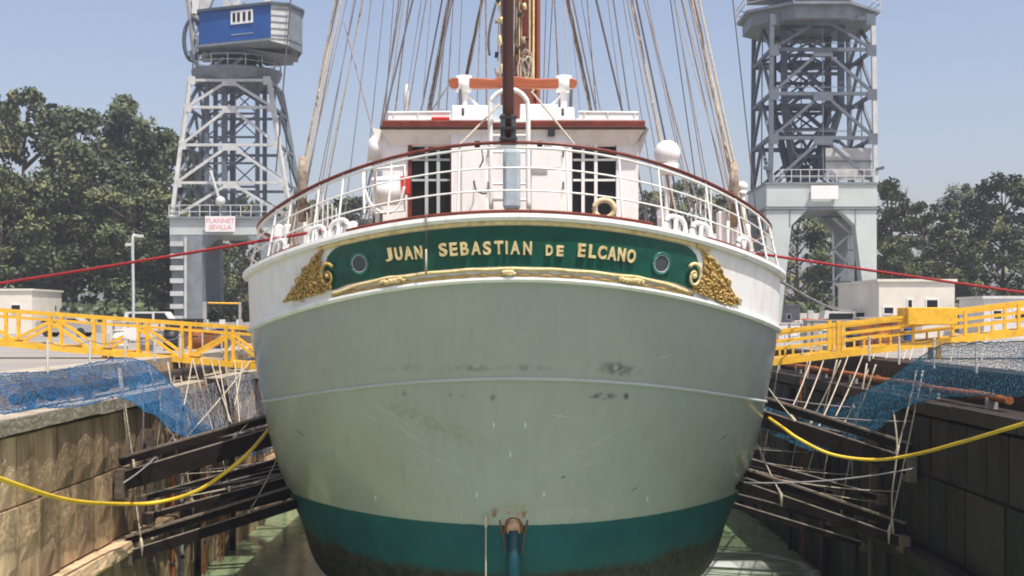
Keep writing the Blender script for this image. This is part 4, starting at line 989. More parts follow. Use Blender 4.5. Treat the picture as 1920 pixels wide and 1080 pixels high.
# ------------------------------------------------------------------ cranes
def crane_left():
    Y0 = 126.0; k = Y0/2500
    X = lambda px: (px-960)*k
    Z = lambda py: (600-py)*k
    cr = thing('harbour_crane', 'grey harbour crane with a blue machinery cabin on a tapering lattice tower', 'harbour crane', (X(432), Y0+5, QZ))
    D = 9.5
    xl, xr = X(318), X(548); z0, z1 = Z(440), Z(410)
    # portal
    beam = MB().box((xl, Y0, z0), (xr, Y0+D, z1)); pb = beam.build('portal_beam', craneg, cr)
    slabbox('walkway', (xl-.2, Y0-.3, z1), (xr+.2, Y0+D+.3, z1+.18), cranemid, cr)
    for xa, xb, xc, xd in ((xl, X(378), X(328), X(380)), (X(488), xr, X(490), X(540))):
        for Y in (Y0+.02, Y0+D-1.7):
            mb = MB(); vs = []
            for y in (Y, Y+1.6):
                vs += [(xa, y, z0), (xb, y, z0), (xd, y, QZ), (xc, y, QZ)]
            mb.add(vs, [(0, 1, 2, 3), (7, 6, 5, 4), (0, 4, 5, 1), (1, 5, 6, 2), (2, 6, 7, 3), (3, 7, 4, 0)]); mb.build('portal_leg', cranemid, cr)
    for s_, a, b_ in ((1, X(378), X(410)), (-1, X(488), X(460))):
        MB().prism([(a, z0), (b_, z0), (a+(b_-a)*.35, z0-.9), (a, Z(478))], 'y', Y0+.03, Y0+1.4).build('haunch', cranemid, cr)
    for py in (455, 478, 500, 524, 548, 572, 594):    # stair landings on the near leg
        slabbox('ladder_platform', (X(321), Y0-.45, Z(py)-.35), (X(346), Y0-.02, Z(py)+.1), cranelt, cr)
    seg('ladder_stile', (X(350), Y0-.4, QZ), (X(350), Y0-.4, Z(445)), .22, cr, cranelt)
    # tower
    lv = [(410, 322, 546), (342, 329, 533), (270, 336, 520), (198, 344, 509), (146, 350, 500)]
    def corner(i, sx, sy):
        py, a, b_ = lv[i]; f = (410-py)/264; ins = f*1.3
        return Vector((X(a) if sx == 0 else X(b_)-(0 if sy == 0 else .0), Y0+ins if sy == 0 else Y0+D-ins, Z(py)))
    cs = [(0, 0), (1, 0), (1, 1), (0, 1)]
    for i in range(len(lv)-1):
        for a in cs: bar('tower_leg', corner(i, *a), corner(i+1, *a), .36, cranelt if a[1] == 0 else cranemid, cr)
        for a in cs[:2]:
            q = corner(i+1, *a); dx = .55 if a[0] == 0 else -.55
            slabbox('gusset_plate', (min(q.x-dx*.3, q.x+dx), q.y-.21, q.z-.45), (max(q.x-dx*.3, q.x+dx), q.y-.185, q.z+.35), cranelt, cr)
        q = (corner(i+1, 0, 0)+corner(i+1, 1, 0))/2; slabbox('gusset_plate', (q.x-.7, q.y-.19, q.z-.55), (q.x+.7, q.y-.165, q.z+.12), cranelt, cr)
        for j in range(4):
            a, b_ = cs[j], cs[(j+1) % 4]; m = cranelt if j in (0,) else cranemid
            bar('tower_girt', corner(i+1, *a), corner(i+1, *b_), .26, m, cr)
            if i < 4:
                mid = (corner(i+1, *a)+corner(i+1, *b_))/2
                bar('tower_brace', corner(i, *a), mid, .26, m, cr); bar('tower_brace', corner(i, *b_), mid, .26, m, cr)
    # inner shaft
    for i, (a, b_) in enumerate([(372, 478)]):
        for px in (376, 410, 473):
            for Y in (Y0+2.6, Y0+6.4): bar('shaft_column', (X(px), Y, Z(405)), (X(px), Y, Z(146)), .38 if px != 410 else .5, cranegy, cr)
        for py in (395, 345, 300, 250, 205, 165):
            bar('shaft_girt', (X(376), Y0+2.6, Z(py)), (X(473), Y0+2.6, Z(py)), .2, cranegy, cr)
            for (p_, q_) in ((376, 424), (424, 473), (424, 376), (473, 424)):
                bar('shaft_brace', (X(p_), Y0+2.6, Z(py)), (X(q_), Y0+2.6, Z(py-45)), .12, cranegy, cr)
    bar('stay_tube', (X(395), Y0-.2, Z(320)), (X(412), Y0-.2, Z(375)), .3, cranelt, cr, 'cyl8')
    MB().ball((X(414), Y0-.2, Z(378)), .5, 8, 6).build('lamp_head', cranelt, cr)
    # railing on the portal
    for py in (385, 397): bar('railing', (xl, Y0-.2, Z(py)), (xr, Y0-.2, Z(py)), .07, cranelt, cr)
    for i in range(13): bar('railing_post', (xl+(xr-xl)*i/12, Y0-.2, z1), (xl+(xr-xl)*i/12, Y0-.2, Z(384)), .08, cranelt, cr)
    # slewing ring
    cx, cy = X(425), Y0+D/2
    MB().tube([(cx, cy, Z(146)+.05), (cx, cy, Z(133)), (cx, cy, Z(121)), (cx, cy, Z(119))], [3.6, 4.2, 4.4, 4.4], 24).build('slewing_ring', cranemid, cr)
    MB().tube([(cx, cy, Z(119)), (cx, cy, Z(92))], [1.9, 1.9], 16).build('slewing_post', cranedk, cr)
    for i in range(16):
        a = 2*PI*i/16; p_ = Vector((cx+4.3*math.cos(a), cy+4.3*math.sin(a), Z(119))); bar('railing_post', p_, p_+Vector((0, 0, 1.1)), .07, cranelt, cr)
        b_ = 2*PI*(i+1)/16; q_ = Vector((cx+4.3*math.cos(b_), cy+4.3*math.sin(b_), Z(119)))
        for h in (.55, 1.1): bar('railing', p_+Vector((0, 0, h)), q_+Vector((0, 0, h)), .05, cranelt, cr)
        if i % 2 == 0: bar('slew_frame', p_*.0+Vector((cx+2.8*math.cos(a), cy+2.8*math.sin(a), Z(118))), Vector((cx+2.2*math.cos(b_), cy+2.2*math.sin(b_), Z(98))), .25, R.choice([cranelt, cranedk]), cr)
    # machinery cabin
    zt, zb = 29.2, 26.15
    XY = lambda px, Y: ((px-960)/2500*Y, Y)
    A = XY(373, Y0+.6); B = XY(508, Y0-2.6); Cc = XY(541, Y0-2.0); Dd = XY(567, Y0+.5); E = XY(558, Y0+8); F = XY(380, Y0+8)
    def wall(name, p_, q_, zb1, zt1, zb2, zt2, m):
        d_ = Vector((q_[0]-p_[0], q_[1]-p_[1], 0)).normalized(); nn = Vector((d_.y, -d_.x, 0))*.12
        v0 = Vector((p_[0], p_[1], zb1)); v1 = Vector((q_[0], q_[1], zb2)); v2 = Vector((q_[0], q_[1], zt2)); v3 = Vector((p_[0], p_[1], zt1))
        return MB().add([v0, v1, v2, v3, v0-nn, v1-nn, v2-nn, v3-nn], [(0, 1, 2, 3), (7, 6, 5, 4), (0, 4, 5, 1), (1, 5, 6, 2), (2, 6, 7, 3), (3, 7, 4, 0)]).build(name, m, cr)
    cb = wall('cabin_wall', A, B, zb, zt, zb, zt, blueh); wall('cabin_wall', Cc, Dd, zb-.6, zt, zb-.85, zt, cranemid); wall('cabin_wall', Dd, E, zb-.85, zt, zb, zt, cranemid); wall('cabin_wall', E, F, zb, zt, zb, zt, blueh); wall('cabin_wall', F, A, zb, zt, zb, zt, blueh)
    wall('louvred_wall', B, Cc, zb-.3, zt, zb-.6, zt, cranelt)
    for i in range(5):
        z = zb+.2+i*(zt-zb)/5; wall('louvre_gap', (B[0]-.02, B[1]-.06), (Cc[0], Cc[1]-.06), z, z+.12, z, z+.12, cranemid)
    MB().prism([A, B, Cc, Dd, E, F], 'z', zb-.25, zb-.02).build('cabin_floor', cranemid, cr)
    MB().prism([(A[0]-.15, A[1]-.2), (B[0], B[1]-.2), (Cc[0]+.1, Cc[1]-.2), (Dd[0]+.2, Dd[1]), (E[0]+.2, E[1]+.2), (F[0]-.1, F[1]+.2)], 'z', zt+.003, zt+.25).build('cabin_roof', cranedk, cr)
    MB().prism([(cx-2, cy-2.5), (cx+2, cy-2.5), (cx+2, cy+2.5), (cx-2, cy+2.5)], 'z', Z(93), zb-.26).build('cabin_base', cranemid, cr)
    MB().add([(X(455), Y0+1, zb-.26), (X(540), Y0+1, zb-.9), (X(545), Y0+2, zb-.95), (X(480), Y0+3, Z(105)), (X(455), Y0+6, zb-.26), (X(530), Y0+6, zb-.95), (X(480), Y0+5, Z(105))],
             [(0, 1, 3), (1, 2, 3), (4, 5, 6), (3, 2, 5, 6), (0, 3, 6, 4), (0, 1, 2, 5, 4)]).build('cabin_bracket', cranemid, cr)
    # window with four panes
    d_ = Vector((B[0]-A[0], B[1]-A[1], 0)); L = d_.length; d_.normalize(); nn = Vector((d_.y, -d_.x, 0))
    def onw(px, z, off): f = (px-372)/(508-372); return Vector((A[0], A[1], 0))+d_*(L*f)+nn*off+Vector((0, 0, z))
    def rect(name, a, b_, za, zb_, off, th, m, par):
        vs = [onw(a, za, off), onw(b_, za, off), onw(b_, zb_, off), onw(a, zb_, off)]; vs += [q-nn*th for q in vs]
        return MB().add(vs, [(0, 1, 2, 3), (7, 6, 5, 4), (0, 4, 5, 1), (1, 5, 6, 2), (2, 6, 7, 3), (3, 7, 4, 0)]).build(name, m, par)
    wz0, wz1 = 27.7, 28.95
    wf = rect('window', 434, 475, wz0, wz1, .1, .08, white, cr)
    for a in (438, 446.5, 457, 467): rect('pane', a, a+5, wz0+.22, wz1-.2, .13, .02, glassm, wf)
    rect('wall_strip', 434, 475, Z(70), Z(69), .05, .04, craneg, cr)
    # jib lattice and gear to the side
    jb = [(Vector((X(352), Y0+3, Z(100))), Vector((X(330), Y0+1, Z(-160)))), (Vector((X(372), Y0+3, Z(100))), Vector((X(352), Y0+1, Z(-160))))]
    for p_, q_ in jb: bar('jib_chord', p_, q_, .4, cranelt, cr)
    for i in range(12):
        f0, f1 = i/12, (i+1)/12; a = jb[i % 2]; b_ = jb[1-i % 2]
        bar('jib_brace', a[0].lerp(a[1], f0), b_[0].lerp(b_[1], f1), .2, cranelt, cr); bar('jib_brace', a[0].lerp(a[1], f0), b_[0].lerp(b_[1], f0), .15, cranelt, cr)
    wh = [Vector((X(350)+1.2*math.cos(a)*.7, Y0+2.4, Z(65)+2.0*math.sin(a))) for a in [2*PI*i_/20 for i_ in range(20)]]
    MB().tube(wh, .2, 6, closed=True).build('cable_wheel', cranedk, cr)
    bar('jib_strut', (X(350), Y0+2, Z(105)), (X(372), Y0+2, Z(40)), .25, cranelt, cr); bar('jib_strut', (X(362), Y0+2, Z(118)), (X(346), Y0+2, Z(88)), .35, cranemid, cr)
    for i in range(22):   # winches and plates on the cabin roof
        px = R.uniform(352, 500); h = R.uniform(.5, 2.6); Y = Y0+R.uniform(1, 6)
        bar('roof_gear', (X(px), Y, zt+.2), (X(px)+R.uniform(-.8, .8), Y, zt+.2+h), R.uniform(.15, .8), R.choice([cranelt, cranelt, cranedk, white2, craneg]), cr)
    for p_, q_ in (((X(500), Y0+4, zt), (X(430), Y0+4, zt+9)), ((X(400), Y0+4, zt), (X(430), Y0+4, zt+9))): bar('mast_strut', p_, q_, .35, cranelt, cr)
    tag(bar('hoist_cable', (X(570), Y0-3, Z(-160)), (X(528), Y0-3, Z(330)), .14, ropedk, cr, 'cyl5'))
    bar('hoist_cable', (X(500), Y0+D-2, Z(150)), (X(528), Y0+D-1, Z(410)), .12, cranedk, cr, 'cyl5')
    # sign plate
    sb = slabbox('sign_plate', (X(387), Y0-.5, Z(435)), (X(443), Y0-.44, Z(406)), signw, cr)
    for r_, (txt, zc, sz) in enumerate((('PLANNET', 415, .62), ('SEVILLA', 427, .62))):
        cu = bpy.data.curves.new('sign_text', 'FONT'); cu.body = txt; cu.align_x = 'CENTER'; cu.align_y = 'CENTER'; cu.size = sz; cu.extrude = .004; cu.resolution_u = 2
        tmp = bpy.data.objects.new('tmp', cu); C.objects.link(tmp); dg = bpy.context.evaluated_depsgraph_get(); me = bpy.data.meshes.new_from_object(tmp.evaluated_get(dg)); bpy.data.objects.remove(tmp)
        me.materials.clear(); me.materials.append(signred)
        o_ = bpy.data.objects.new('lettering', me); C.objects.link(o_); place(o_, (X(415), Y0-.51, Z(zc)), sb); o_.rotation_euler = (PI/2, 0, 0)
crane_left()
def crane_right():
    Y0 = 110.0; k = Y0/2500
    X = lambda px: (px-960)*k
    Z = lambda py: (600-py)*k
    cr = thing('harbour_crane', 'grey harbour crane with a blank white sign and a dark funnel inside its tower', 'harbour crane', (X(1540), Y0+5, QZ))
    D = 8.6; xl, xr = X(1437), X(1645)
    slabbox('portal_beam', (xl, Y0, Z(388)), (xr, Y0+D, Z(345)), craneg, cr, .04)
    slabbox('beam_flange', (xl-.1, Y0-.12, Z(390)-.12), (xr+.1, Y0+D+.1, Z(390)+.04), cranemid, cr)
    slabbox('beam_flange', (xl-.1, Y0-.12, Z(345)-.04), (xr+.1, Y0+D+.1, Z(345)+.14), cranemid, cr)
    zt = Z(391)-.12
    for Y in (Y0+.03, Y0+D-1.4):
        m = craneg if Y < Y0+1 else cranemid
        MB().prism([(X(1437), zt), (X(1513), zt), (X(1484), Z(423)), (X(1462), QZ), (X(1437), QZ)], 'y', Y, Y+1.3).build('portal_leg', m, cr)
        MB().prism([(X(1576), zt), (X(1644), zt), (X(1644), QZ), (X(1629), QZ), (X(1604), Z(423))], 'y', Y, Y+1.3).build('portal_leg', m, cr)
    for px in (1481, 1604): slabbox('leg_seam', (X(px)-.05, Y0-.01, Z(425)), (X(px)+.05, Y0+.028, zt), cranemid, cr)
    slabbox('sign_board', (X(1518), Y0-.55, Z(374)), (X(1569), Y0-.45, Z(349)), signw, cr)
    slabbox('sign_bracket', (X(1520), Y0-.449, Z(372)), (X(1523), Y0-.12, Z(352)), cranemid, cr)
    slabbox('sign_bracket', (X(1564), Y0-.449, Z(372)), (X(1567), Y0-.12, Z(352)), cranemid, cr)
    # stair inside the right leg
    for i in range(7):
        z = QZ+.5+i*1.35; s_ = 1 if i % 2 else -1
        bar('stair_flight', (X(1597)-s_*.7, Y0+3.5, z), (X(1597)+s_*.7, Y0+3.5, z+1.35), .4, cranelt, cr, w2=.15)
        slabbox('stair_landing', (X(1597)-1.1, Y0+3.2, z+1.28), (X(1597)+1.1, Y0+4.6, z+1.36), cranemid, cr)
    for px in (1582, 1612): bar('stair_post', (X(px), Y0+3.3, QZ), (X(px)-.1, Y0+3.3, Z(430)), .16, cranelt, cr)
    lv = [345, 258, 175, 92, 34]
    def corner(i, sx, sy):
        f = i/4; return Vector((X(1446+2*f) if sx == 0 else X(1643-5*f), Y0+.2 if sy == 0 else Y0+D-.2, Z(lv[i])))
    cs = [(0, 0), (1, 0), (1, 1), (0, 1)]
    for i in range(4):
        for a in cs: bar('tower_leg', corner(i, *a), corner(i+1, *a), .36, (cranelt if a == (1, 0) else cranegy), cr)  # one front leg painted light to stand for the sunlit edge
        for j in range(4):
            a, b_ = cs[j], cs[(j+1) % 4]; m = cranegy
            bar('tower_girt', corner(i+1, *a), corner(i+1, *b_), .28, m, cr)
            A_, B_ = corner(i, *a), corner(i, *b_); mid = (corner(i+1, *a)+corner(i+1, *b_))/2
            bar('tower_brace', A_, mid, .24, m, cr); bar('tower_brace', B_, mid, .24, m, cr)
            q = mid-Vector((0, 0, .0)); bar('tower_tie', mid, (A_+B_)/2, .09, m, cr)
        for a in cs[:2]:
            q = corner(i+1, *a); dx = .6 if a[0] == 0 else -.6
            slabbox('gusset_plate', (min(q.x-dx*.3, q.x+dx), q.y-.21, q.z-.55), (max(q.x-dx*.3, q.x+dx), q.y-.185, q.z+.35), cranegy, cr)
        q = (corner(i+1, 0, 0)+corner(i+1, 1, 0))/2; slabbox('gusset_plate', (q.x-.8, q.y-.19, q.z-.6), (q.x+.8, q.y-.165, q.z+.14), cranegy, cr)
    # diagonal plan bracing and inner frame
    for py in (345, 258, 175, 92):
        for px in (1510, 1575): bar('inner_girt', (X(px), Y0+.2, Z(py)), (X(px), Y0+D-.2, Z(py)), .22, cranedk, cr)
        bar('inner_girt', (X(1446), Y0+D/2, Z(py+10)), (X(1643), Y0+D/2, Z(py+10)), .26, cranedk, cr)
        if py > 92:
            for a_, b_ in ((1485, 1590), (1590, 1485), (1470, 1560), (1600, 1510)): bar('inner_brace', (X(a_), Y0+D*.6, Z(py-5)), (X(b_), Y0+D*.6, Z(py-83)), .16, cranedk, cr)
        bar('catwalk_rail', (X(1450), Y0+.6, Z(py-14)), (X(1640), Y0+.6, Z(py-14)), .06, cranemid, cr)
    # rotating inner column, narrowing downwards
    cx, cy = X(1528), Y0+D/2
    pts = [(Z(0), 1478, 1588), (Z(190), 1480, 1588), (Z(325), 1507, 1553)]
    for sy in (-1, 1):
        for i in range(2):
            for s_ in (1, 2):
                d0 = 2.3*sy*(1 if i == 0 else 1); d1 = 2.3*sy*(1 if i == 0 else .45)
                bar('funnel_chord', (X(pts[i][s_]), cy+d0, pts[i][0]), (X(pts[i+1][s_]), cy+d1, pts[i+1][0]), .5, cranedk, cr, w2=.45)
        for z in (40, 95, 130, 175, 190): bar('funnel_plate', (X(1480), cy+2.3*sy, Z(z)), (X(1588), cy+2.3*sy, Z(z)), .26, cranedk, cr)
        for a_, b_ in ((40, 95), (95, 190)):
            bar('funnel_brace', (X(1480), cy+2.3*sy, Z(a_)), (X(1588), cy+2.3*sy, Z(b_)), .16, cranedk, cr); bar('funnel_brace', (X(1588), cy+2.3*sy, Z(a_)), (X(1480), cy+2.3*sy, Z(b_)), .16, cranedk, cr)
        bar('funnel_brace', (X(1485), cy+2.2*sy, Z(200)), (X(1550), cy+1.2*sy, Z(310)), .2, cranedk, cr); bar('funnel_brace', (X(1583), cy+2.2*sy, Z(200)), (X(1510), cy+1.2*sy, Z(310)), .2, cranedk, cr)
        bar('funnel_plate', (X(1490), cy+2.0*sy, Z(235)), (X(1575), cy+2.0*sy, Z(235)), .25, cranedk, cr); bar('funnel_plate', (X(1500), cy+1.4*sy, Z(285)), (X(1562), cy+1.4*sy, Z(285)), .3, cranedk, cr)
    slabbox('column_plate', (X(1508), cy-.5, Z(112)), (X(1548), cy+.5, Z(96)), cranedk, cr)
    MB().tube([(cx, cy, Z(345)+.1), (cx, cy, Z(325)), (cx, cy, Z(300))], [1.0, 1.1, .5], 14).build('pivot', cranedk, cr)
    # cladding panels low on the tower
    slabbox('cladding_panel', (X(1553), Y0+.9, Z(335)), (X(1640), Y0+1.0, Z(275)), cranelt, cr); bar('panel_rail', (X(1553), Y0+.8, Z(300)), (X(1640), Y0+.8, Z(300)), .1, cranemid, cr)
    for py in (318, 330):
        bar('railing', (X(1450), Y0, Z(py)), (X(1640), Y0, Z(py)), .06, cranelt, cr)
    for i in range(12): bar('railing_post', (X(1450+i*17), Y0, Z(345)), (X(1450+i*17), Y0, Z(318)), .06, cranelt, cr)
    # top platform
    oct_ = [(cx+.3+5.6*math.cos(PI/8+a*PI/4)*1.0, cy+5.6*math.sin(PI/8+a*PI/4)) for a in range(8)]
    MB().prism(oct_, 'z', Z(38), Z(14)).build('top_platform', cranemid, cr)
    oc2 = [(cx+.3+6.1*math.cos(PI/8+a*PI/4), cy+6.1*math.sin(PI/8+a*PI/4)) for a in range(8)]
    MB().prism(oc2, 'z', Z(14)+.003, Z(9)).build('platform_floor', cranemid, cr)
    for a in range(8):
        for h in (.6, 1.1):
            bar('railing', Vector((*oc2[a], Z(9)+h)), Vector((*oc2[(a+1) % 8], Z(9)+h)), .06, cranelt, cr)
        bar('railing_post', Vector((*oc2[a], Z(9))), Vector((*oc2[a], Z(9)+1.1)), .08, cranelt, cr)
    MB().tube([(cx, cy, Z(9)), (cx, cy, Z(-40))], [3.0, 2.8], 16).build('upper_turret', cranedk, cr)
    slabbox('upper_cabin', (cx-4, cy-3, Z(-40)), (cx+5, cy+5, Z(-110)), cranemid, cr)
    for s_ in (-1, 1): bar('lamp_arm', (X(1446 if s_ < 0 else 1643), Y0, Z(318)), (X(1432 if s_ < 0 else 1657), Y0, Z(314)), .25, cranedk, cr)
crane_right()

# ------------------------------------------------------------------ trees
def crown_mesh(seed, H=20.0, wide=5.2, slim=1.0):
    rr_ = random.Random(seed); mb = MB(); clumps = []
    for i in range(66):
        f = rr_.random()**.8; z = 3.2+f*(H-4.2); prof = math.sin(min(1, (z-2.0)/(H-1.5))*PI)**.55*(1.15-.45*f)
        a = rr_.uniform(0, 2*PI); d_ = wide*prof*math.sqrt(rr_.random())*slim
        c = Vector((d_*math.cos(a), d_*math.sin(a), z)); r_ = rr_.uniform(.8, 1.9)*(1.15-.4*f); clumps.append((c, r_))
    for c, r_ in clumps:
        mi = rr_.choice([0, 0, 1, 2]); N = int(95*r_)
        for _ in range(N):
            d_ = Vector((rr_.gauss(0, 1), rr_.gauss(0, 1), rr_.gauss(0, 1))).normalized()*(r_*rr_.random()**.45); d_.z *= .75
            p_ = c+d_; s_ = rr_.uniform(.16, .36)
            a = Vector((rr_.gauss(0, 1), rr_.gauss(0, 1), rr_.gauss(0, 1))).normalized(); b_ = a.orthogonal().normalized()
            mb.add([p_-a*s_, p_+b_*s_*.55, p_+a*s_, p_-b_*s_*.55], [(0, 1, 2, 3)], mi if rr_.random() < .8 else rr_.randrange(3))
    me = bpy.data.meshes.new('crown'); me.from_pydata(mb.v, [], mb.f)
    for m in leafs: me.materials.append(m)
    me.polygons.foreach_set('material_index', mb.mi)
    tm = MB(); tm.tube([(0, 0, -.2), (.1, 0, 4), (.0, .1, 9), (.1, 0, H*.82)], [.38, .3, .2, .07], 8)
    for c, r_ in clumps[::3]:
        z0 = max(3, c.z-2.5-rr_.random()*2); tm.tube([(0.05, 0, z0), (c.x*.5, c.y*.5, (z0+c.z)/2-.2), tuple(c)], [.15, .09, .03], 5)
    mt = bpy.data.meshes.new('trunk'); mt.from_pydata(tm.v, [], tm.f); mt.materials.append(bark)
    mt.polygons.foreach_set('use_smooth', tm.sm)
    return me, mt
TM = [crown_mesh(s_, wide=wd) for s_, wd in ((3, 5.4), (11, 4.8), (23, 6.2), (31, 4.2), (47, 5.6))]
def tree(px, top, Y, label, k=0, wide=1.0):
    H = (600-top)/2500*Y+2
    x = (px-960)/2500*Y
    root = thing('tree', label, 'tree', (x, Y, QZ), 'trees behind the dock')
    a = R.uniform(0, 6.28)
    for nm, me in (('crown', TM[k][0]), ('trunk', TM[k][1])):
        o_ = bpy.data.objects.new(nm, me); C.objects.link(o_); o_.scale = (H/20*wide, H/20*wide, H/20); o_.rotation_euler = (0, 0, a)
        place(o_, (x, Y, QZ), root)
trees = [(-70, 140, 150, 'tall dense tree beyond the sunlit wall at the end of the tree row', 0, 1.0), (45, 165, 158, 'tall olive green tree three away from the lamp post', 2, .9), (140, 205, 150, 'rounded tree between two taller ones near the lamp post', 1, 1.0),
         (228, 180, 156, 'tallest tree directly behind the grey lamp post', 3, 1.05), (290, 236, 150, 'loose crowned tree between the lamp post and the blue cabin crane', 4, .85), (352, 262, 165, 'sparse tree seen through the left edge of the lattice tower', 1, .8),
         (392, 352, 165, 'dark tree under the tower of the blue cabin crane', 2, .9), (455, 372, 160, 'dark tree inside the portal arch of the blue cabin crane', 0, .9), (250, 330, 140, 'low bushy tree in front of the tallest one by the lamp post', 2, 1.2),
         (330, 400, 142, 'small dark tree beside the ladder leg of the crane portal', 4, 1.3), (120, 330, 142, 'low dark tree below the rounded one', 0, 1.3), (0, 320, 140, 'low broad tree below the tall dense one', 2, 1.3),
         (530, 395, 170, 'small dark tree behind the curved end of the ship rail', 1, 1.2), (585, 380, 175, 'small round tree seen below the tan shroud', 0, 1.3), (650, 372, 180, 'small dark tree seen beside the white raft frame', 4, 1.1),
         (715, 400, 185, 'dark tree hidden mostly by the deckhouse on the raft side', 2, 1.3), (1215, 360, 180, 'dark tree right beside the white radome', 0, 1.2), (1285, 342, 175, 'dark tree seen through the rail below the radome', 2, 1.0),
         (1345, 365, 178, 'dark tree behind the lowest stanchions of the rail', 4, 1.1), (1405, 395, 165, 'dark tree between the ship rail and the crane portal', 1, 1.2), (1495, 388, 160, 'dark tree filling one side of the white sign crane arch', 0, 1.1),
         (1565, 396, 158, 'lighter tree filling the other side of the white sign crane arch', 2, 1.1), (1628, 420, 165, 'tree hidden behind the leg of the white sign crane', 4, 1.1), (1672, 345, 150, 'green tree with bare top twigs just beyond the white sign crane', 1, .9),
         (1730, 385, 146, 'bright green tree above the cream building', 2, 1.0), (1800, 350, 155, 'tall tree behind the far end of the cream building', 3, 1.2), (1880, 325, 150, 'tall broad tree past the cream building', 0, 1.0),
         (1960, 330, 146, 'outermost tree of the row past the cream building', 4, 1.2), (1690, 450, 138, 'low bushy tree right above the cream building roof', 4, 1.3), (1790, 440, 138, 'low green tree behind the yellow box side of the building', 2, 1.3)]
for a in trees: tree(*a)
# far wood behind, one mass
mb = MB()
for i in range(5200):
    x = R.uniform(-170, 170); z = R.uniform(-2, 8.5+3*noise.noise(Vector((x*.06, 0, 0)))); p_ = Vector((x, R.uniform(198, 212), z)); s_ = R.uniform(.5, 1.3)
    a = Vector((R.gauss(0, 1), R.gauss(0, 1), R.gauss(0, 1))).normalized(); b_ = a.orthogonal().normalized()
    mb.add([p_-a*s_, p_+b_*s_*.7, p_+a*s_, p_-b_*s_*.7], [(0, 1, 2, 3)], R.randrange(3))
tag(mb.build('woodland', leafs, fixn=False), kind='stuff')
mb = MB()
for i in range(9000):
    sg = R.choice([-1, 1]); x = sg*R.uniform(22, 85); p_ = Vector((x, R.uniform(128, 136), -2+R.random()**1.2*3.6)); s_ = R.uniform(.25, .6)
    a = Vector((R.gauss(0, 1), R.gauss(0, 1), R.gauss(0, 1))).normalized(); b_ = a.orthogonal().normalized()
    mb.add([p_-a*s_, p_+b_*s_*.7, p_+a*s_, p_-b_*s_*.7], [(0, 1, 2, 3)], R.choice([0, 2, 2]))
tag(mb.build('undergrowth', leafs, fixn=False), kind='stuff')
# bare twigs at the tree top
o_ = [x for x in C.objects if x.get('label', '').startswith('green tree with bare')][0]
mb = MB()
for px, py in ((1663, 338), (1670, 332), (1678, 341), (1685, 336), (1698, 352)):
    mb.tube([at(px+2, 400, 150), at(px, py, 150)], [.12, .03], 4); mb.tube([at(px+1, 365, 150), at(px+6, 348, 150)], [.06, .02], 4)
mb.build('bare_twigs', bark, o_)

# ------------------------------------------------------------------ quay things
lp = thing('lamp_post', 'tall slim grey lamp post with a curved arm in front of the tallest tree', 'lamp post', at(250, 640, 100) , )
WL[lp.name] = Vector((at(250, 600, 100).x, 100, QZ)); lp.location = WL[lp.name]
x = at(250, 600, 100).x
MB().tube(catmull([(x, 100, QZ), (x, 100, 2), (x-.05, 100, at(0, 450, 100).z), (x+.15, 100, at(0, 443, 100).z), (x+.4, 100, at(0, 442, 100).z)], 4), .11, 8).build('post', craneg, lp)
slabbox('lamp_head', (x+.3, 99.85, at(0, 445, 100).z), (x+.75, 100.15, at(0, 440, 100).z), cranelt, lp)
slabbox('floodlight', (x-.55, 99.8, at(0, 461, 100).z), (x-.1, 100.1, at(0, 456, 100).z), cranelt, lp)
def building(name, px0, px1, top, Y, dp, m, label, wins=(), roofm=None):
    x0, x1 = hx(px0, Y), hx(px1, Y); zt = hz(top, Y)
    r_ = thing(name, label, 'building', ((x0+x1)/2, Y, QZ))
    slabbox('wall', (x0, Y, QZ), (x1, Y+dp, zt), m, r_); slabbox('roof', (x0-.15, Y-.15, zt+.002), (x1+.15, Y+dp+.15, zt+.18), roofm or m, r_)
    for a, b_, c, d_ in wins:
        w_ = slabbox('window', (hx(a, Y), Y-.06, hz(d_, Y)), (hx(b_, Y), Y-.002, hz(c, Y)), signw, r_)
        slabbox('pane', (hx(a, Y)+.1, Y-.075, hz(d_, Y)+.1), (hx(b_, Y)-.1, Y-.061, hz(c, Y)-.1), glassm, w_)
    return r_
building('harbour_building', 1648, 1790, 528, 96, 12, cream, 'low cream building with a flat roof beyond the crane with the white sign', [(1655, 1677, 574, 590), (1700, 1712, 560, 590), (1735, 1760, 560, 582)])
building('harbour_hut', 1465, 1500, 575, 118, 4, greyconc, 'small grey hut between the ship side and the crane portal', [(1474, 1484, 588, 600)])
building('harbour_shed', -60, 60, 545, 122, 8, cream, 'low pale shed under the trees at the end of the tree row', [(-20, 0, 570, 590), (20, 40, 570, 590)])
building('site_cabin', 1845, 1960, 560, 90, 5, white2, 'white site cabin past the cream building', [(1860, 1880, 580, 600), (1900, 1925, 580, 600)])
# pale boundary walls
def low_wall(px0, px1, top, Y, label, m=cream):
    w_ = thing('boundary_wall', label, 'wall', (hx((px0+px1)/2, Y), Y, QZ)); slabbox('wall_panel', (hx(px0, Y), Y, QZ), (hx(px1, Y), Y+.25, hz(top, Y)), m, w_)
    nn_ = max(2, int(abs(px1-px0)/28))
    for i in range(nn_+1):
        x = hx(px0+(px1-px0)*i/nn_, Y); slabbox('pier', (x-.25, Y-.1, QZ), (x+.25, Y+.35, hz(top, Y)+.25), white2, w_)
low_wall(1490, 1640, 587, 124, 'pale boundary wall with white piers behind the crane with the white sign'); low_wall(60, 320, 604, 124, 'pale boundary wall behind the lamp post', greyconc); low_wall(385, 480, 604, 124, 'pale wall inside the arch of the blue cabin crane', greyconc)
